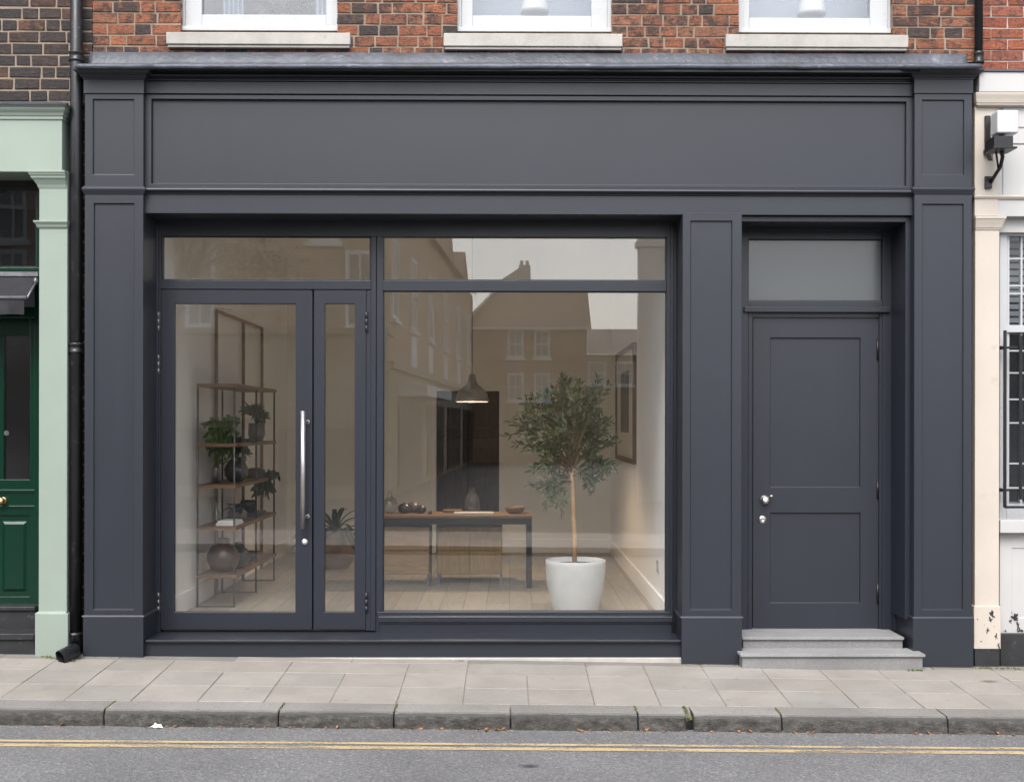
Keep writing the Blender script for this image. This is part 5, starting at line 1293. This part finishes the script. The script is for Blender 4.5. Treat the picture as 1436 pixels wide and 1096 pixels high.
# facing terrace (left of the side street)
dA = 26; YA = V(300, 500, dA).y
tA = thing('brick_terrace', 'pale brick terrace with a stuccoed ground floor, reflected in the glazed doors', 'building', (-8, YA, 0))
xc = V(541, 500, dA).x; zc = V(400, 468, dA).z; ztA = 8.0
mb = MB(); mb.box(-24, xc, YA - 6, YA, zc, ztA); part(mb, 'wall', M['opp_brick'], tA)
mb = MB(); mb.box(-24, xc + .02, YA - 6, YA + .03, -.3, zc); mb.box(-24, xc + .08, YA - 6, YA + .14, zc, zc + .12); mb.box(-24, xc + .06, YA - 6, YA + .10, V(400, 590, dA).z, V(400, 584, dA).z); part(mb, 'ground_storey', M['opp_stucco'], tA)
mb = MB(); 
for k in range(8):
    a = -23 + k * 2.6
    if a + 1.8 < xc: mb.box(a, a + 1.8, YA + .03, YA + .06, .3, 1.5)
part(mb, 'shop_window', M['opp_shop'], tA)
mb = MB(); v = [(-24, YA + .3, ztA), (xc + .2, YA + .3, ztA), (xc + .2, YA - 6, ztA + 2.2), (-24, YA - 6, ztA + 2.2)]; mb.poly(v); part(mb, 'roof', M['opp_slate'], tA)
for px in (-700, -480, -250, 20, 281, 505):
    c = V(px, 459, dA); opp_window(tA, (1, 0, 0), (c.x, YA, c.z), .62, 1.6, (0, 1, 0))
for px in (-480, 20, 455):
    c = V(px, 340, dA); opp_window(tA, (1, 0, 0), (c.x, YA, c.z), .62, 1.4, (0, 1, 0))
# side street row
def side(d): return Vector((xc + .049 * (d - dA), V(700, 500, d).y, 0))
p0, p1 = side(dA + .05), side(49); ax = (p1 - p0).normalized(); nr = Vector((-ax.y, ax.x, 0)); nr = nr if nr.x > 0 else -nr
tB = thing('side_street_row', 'receding brick row with tall white windows, reflected in the display window', 'building', tuple(p0))
def quadwall(mb, a, b_, z0, z1, off=0, thick=3):
    q = [a + nr * off, b_ + nr * off, b_ - nr * thick, a - nr * thick]
    lo_ = [mb.vert((p.x, p.y, z0)) for p in q]; hi_ = [mb.vert((p.x, p.y, z1)) for p in q]
    for i in range(4): j = (i + 1) % 4; mb.face((lo_[i], lo_[j], hi_[j], hi_[i]))
    mb.face(hi_); mb.face(lo_[::-1])
Ln = (p1 - p0).length
mb = MB(); quadwall(mb, p0, p1, 2.9, 6.6); part(mb, 'wall', M['opp_brick'], tB)
mb = MB(); quadwall(mb, p0, p1, -.3, 2.75, .05); quadwall(mb, p0, p1, 2.75, 2.9, .16); part(mb, 'shop_fascia', M['opp_stucco'], tB)
mb = MB()
for k in range(4):
    a = p0 + ax * (Ln * (.06 + .24 * k)); b_ = a + ax * Ln * .18; quadwall(mb, a, b_, .2, 2.1, .09, .0)
part(mb, 'shop_window', M['opp_shop'], tB)
mb = MB(); quadwall(mb, p0 + ax * 1.5, p0 + ax * 7, 2.2, 2.45, .7, 0); part(mb, 'shop_sign', M['opp_white'], tB)
mb = MB()
for k in range(4):     # gabled dormers along the eaves
    a = p0 + ax * (Ln * (.05 + .24 * k)); b_ = a + ax * Ln * .16; m_ = (a + b_) / 2
    A = [(a.x, a.y, 6.6), (b_.x, b_.y, 6.6), (m_.x, m_.y, 7.9)]; B = [tuple(Vector(p) - nr * 3) for p in A]
    i = [mb.vert(p) for p in A + B]; mb.face(i[:3]); mb.face((i[0], i[3], i[5], i[2])); mb.face((i[1], i[2], i[5], i[4]))
a, b_ = p0, p1; q = [a + nr * .2, b_ + nr * .2, b_ - nr * 3, a - nr * 3]
mb.poly([(q[0].x, q[0].y, 6.6), (q[1].x, q[1].y, 6.6), (q[2].x, q[2].y, 9.2), (q[3].x, q[3].y, 9.2)])
part(mb, 'roof', M['opp_roof'], tB)
for f in (.05, .19, .35, .53, .72, .9):
    c = p0 + ax * Ln * f; opp_window(tB, ax, (c.x, c.y, 3.85), 1.0, 1.75, nr)
    mbp = MB()
mb = MB()
for f in (.19, .35, .53, .72, .9):
    c = p0 + ax * Ln * f; quadwall(mb, c - ax * .5, c + ax * .5, 2.95, 3.7, .04, 0)
part(mb, 'apron_panel', M['opp_white'], tB)
# end house
dE = 48; YE = V(700, 500, dE).y; e0, e1 = V(655, 500, dE).x, V(823, 500, dE).x; ze = V(740, 457, dE).z; zr = V(740, 398, dE).z
tC = thing('gabled_house', 'brown brick house with a steep tiled roof, reflected behind the olive tree', 'building', ((e0 + e1) / 2, YE, 0))
mb = MB(); mb.box(e0, e1, YE - 5, YE, -.4, ze); mb.box(e0, e1 + .02, YE - 5, YE + .06, V(740, 506, dE).z, V(740, 503, dE).z); part(mb, 'wall', M['opp_brick2'], tC)
rb_ = V(740, 396, dE + 2.5); rl_ = V(706, 396, dE + 2.5)
mb = MB(); mb.poly([(e0 - .2, YE + .25, ze - .05), (e1 + .15, YE + .25, ze - .05), (e1 + .15, YE - 2.5, rb_.z), (rl_.x, YE - 2.5, rb_.z)]); mb.poly([(e1 + .14, YE + .25, ze - .05), (e1 + .14, YE - 2.5, rb_.z), (e1 + .14, YE - 5, ze)]); part(mb, 'roof', M['opp_roof'], tC)
mb = MB(); mb.tube([(e0 - .2, YE + .28, ze - .02), (rl_.x, YE - 2.47, rb_.z + .03)], .07, 6); mb.box(e0 - .2, e1 + .16, YE + .22, YE + .34, ze - .16, ze - .06); part(mb, 'verge', M['opp_cream'], tC)
mb = MB(); g0, g1_, g2 = V(694, 398, dE + 3), V(731, 373, dE + 3), V(747, 398, dE + 3); mb.poly([g0, g1_, g2]); mb.poly([g0 - Vector((0, 2, 0)), g1_ - Vector((0, 2, 0)), g2 - Vector((0, 2, 0))]); mb.box(g1_.x - .10, g1_.x + .38, g1_.y - .6, g1_.y - .02, g2.z - .5, g1_.z + .05)
for dx in (.02, .24): mb.lathe((g1_.x + dx, g1_.y - .3, g1_.z + .05), [(.08, 0), (.065, .22)], 8)
part(mb, 'chimney', M['opp_cream'], tC)
for px in (723, 760):
    for py in (502, 562):
        c = V(px, py, dE); opp_window(tC, (1, 0, 0), (c.x, YE, c.z), .62, 1.08, (0, 1, 0))
# low house
dL = 52; YL_ = V(850, 500, dL).y; l0, l1 = V(823, 500, dL).x, V(905, 500, dL).x
tD = thing('low_house', 'low slate roofed white house, reflected beside the brown gabled house', 'building', ((l0 + l1) / 2, YL_, 0))
zl_ = V(850, 497, dL).z; zlr = V(850, 460, dL).z
mb = MB(); mb.box(l0, l1, YL_ - 5, YL_, -.4, zl_); part(mb, 'wall', M['opp_stucco'], tD)
mb = MB(); mb.poly([(l0, YL_ + .2, zl_), (l1, YL_ + .2, zl_), (l1, YL_ - 2.5, zlr + .15), (l0, YL_ - 2.5, zlr + .15)]); part(mb, 'roof', M['opp_slate'], tD)
for px in (837, 876):
    c = V(px, 540, dL); opp_window(tD, (1, 0, 0), (c.x, YL_, c.z), .75, 1.0, (0, 1, 0))
# cream building on the right of the side street
c0 = V(896, 500, dA).x
tE = thing('cream_building', 'tall cream rendered building, reflected at the right of the display window', 'building', (c0 + 2, YA, 0))
mb = MB(); mb.box(c0 + .35, 20, YA - 4, YA, -.3, 3.6); mb.box(c0, V(985, 500, dA).x, YA - .35, YA + .01, -.3, 6.2); mb.box(c0 - .06, V(985, 500, dA).x, YA - .35, YA + .08, V(910, 346, dA).z, V(910, 338, dA).z); part(mb, 'wall', M['opp_cream'], tE)
mb = MB(); mb.poly([(c0 + 2, YA + .2, 3.6), (20, YA + .2, 3.6), (20, YA - 4, 4.6), (c0 + 2, YA - 4, 4.6)]); part(mb, 'roof', M['opp_slate'], tE)
# street tree opposite
dT = 20; tc_ = V(300, 345, dT); YTt = tc_.y
st_ = thing('street_tree', 'leafy street tree across the road, reflected in the pane over the double doors', 'tree', (tc_.x - 1.9, YTt, 0))
mb = MB(); tb = Vector((V(215, 700, dT).x, YTt, -.1)); mb.tube([tb, tb + Vector((.05, 0, 1.6)), tb + Vector((.3, 0, 3.4)), Vector((tc_.x, YTt, tc_.z + .3))], [.13, .11, .09, .04], 10)
for _ in range(9):
    a = tb + Vector((.3, 0, 3.2)); e = tc_ + Vector((random.uniform(-1.2, 1.2), random.uniform(-1, 1), random.uniform(-.4, 1.6))); mb.tube(curve(a, e, (0, 0, .3), 5), [.05, .04, .03, .025, .018, .01], 6)
part(mb, 'trunk', M['twig'], st_)
mb = MB()
clumps = [tc_ + Vector((random.uniform(-1.35, 1.25), random.uniform(-.9, .9), random.uniform(-.75, 1.9))) for _ in range(60)]
for c in clumps:
    for _ in range(130):
        p = c + Vector((random.gauss(0, .2), random.gauss(0, .2), random.gauss(0, .17)))
        mb.leaf(p, Vector((random.uniform(-1, 1), random.uniform(-1, 1), random.uniform(-1, .3))), Vector((random.random(), random.random(), 1)), random.uniform(.06, .12), .026, random.random())
part(mb, 'crown', M['street_leaf'], st_, normals=False)

# ------------------------------------------------------------------ light
w = bpy.data.worlds.new('World'); scene.world = w; w.use_nodes = True
nt = w.node_tree; bg = nt.nodes['Background']
sky = nt.nodes.new('ShaderNodeTexSky'); sky.sky_type = 'NISHITA'; sky.sun_disc = False
SUN_EL, SUN_AZ = 50, 192      # azimuth clockwise from +Y
sky.sun_elevation = R(SUN_EL); sky.sun_rotation = R(SUN_AZ); sky.dust_density = 3; sky.air_density = 1.0
hs = nt.nodes.new('ShaderNodeHueSaturation'); hs.inputs['Saturation'].default_value = .40; hs.inputs['Value'].default_value = 1.0
lk(nt, sky.outputs[0], hs.inputs['Color'])
tc = nt.nodes.new('ShaderNodeTexCoord'); n = noi(nt, tc.outputs['Generated'], 2.2, 6, .55)
cl = ramp(nt, n, [(.3, (.72, .73, .76)), (.7, (1.22, 1.21, 1.19))]).outputs[0]
lk(nt, mixc(nt, 1, hs.outputs[0], cl, 'MULTIPLY'), bg.inputs[0]); bg.inputs[1].default_value = .15
sl = bpy.data.lights.new('sun', 'SUN'); sl.energy = 1.0; sl.angle = R(40); sl.color = (1, .98, .955)
so = bpy.data.objects.new('sun', sl); COL.objects.link(so)
dirv = Vector((math.sin(R(SUN_AZ)) * math.cos(R(SUN_EL)), math.cos(R(SUN_AZ)) * math.cos(R(SUN_EL)), math.sin(R(SUN_EL))))
so.rotation_euler = (-dirv).to_track_quat('-Z', 'Y').to_euler()

scene.view_settings.view_transform = 'Standard'; scene.view_settings.look = 'None'; scene.view_settings.gamma = 1
scene.view_settings.exposure = 1.3
scene.render.engine = 'CYCLES'
scene.cycles.use_denoising = True
scene.cycles.max_bounces = 14; scene.cycles.diffuse_bounces = 10; scene.cycles.glossy_bounces = 4; scene.cycles.transparent_max_bounces = 24
scene.cycles.caustics_reflective = False; scene.cycles.caustics_refractive = False
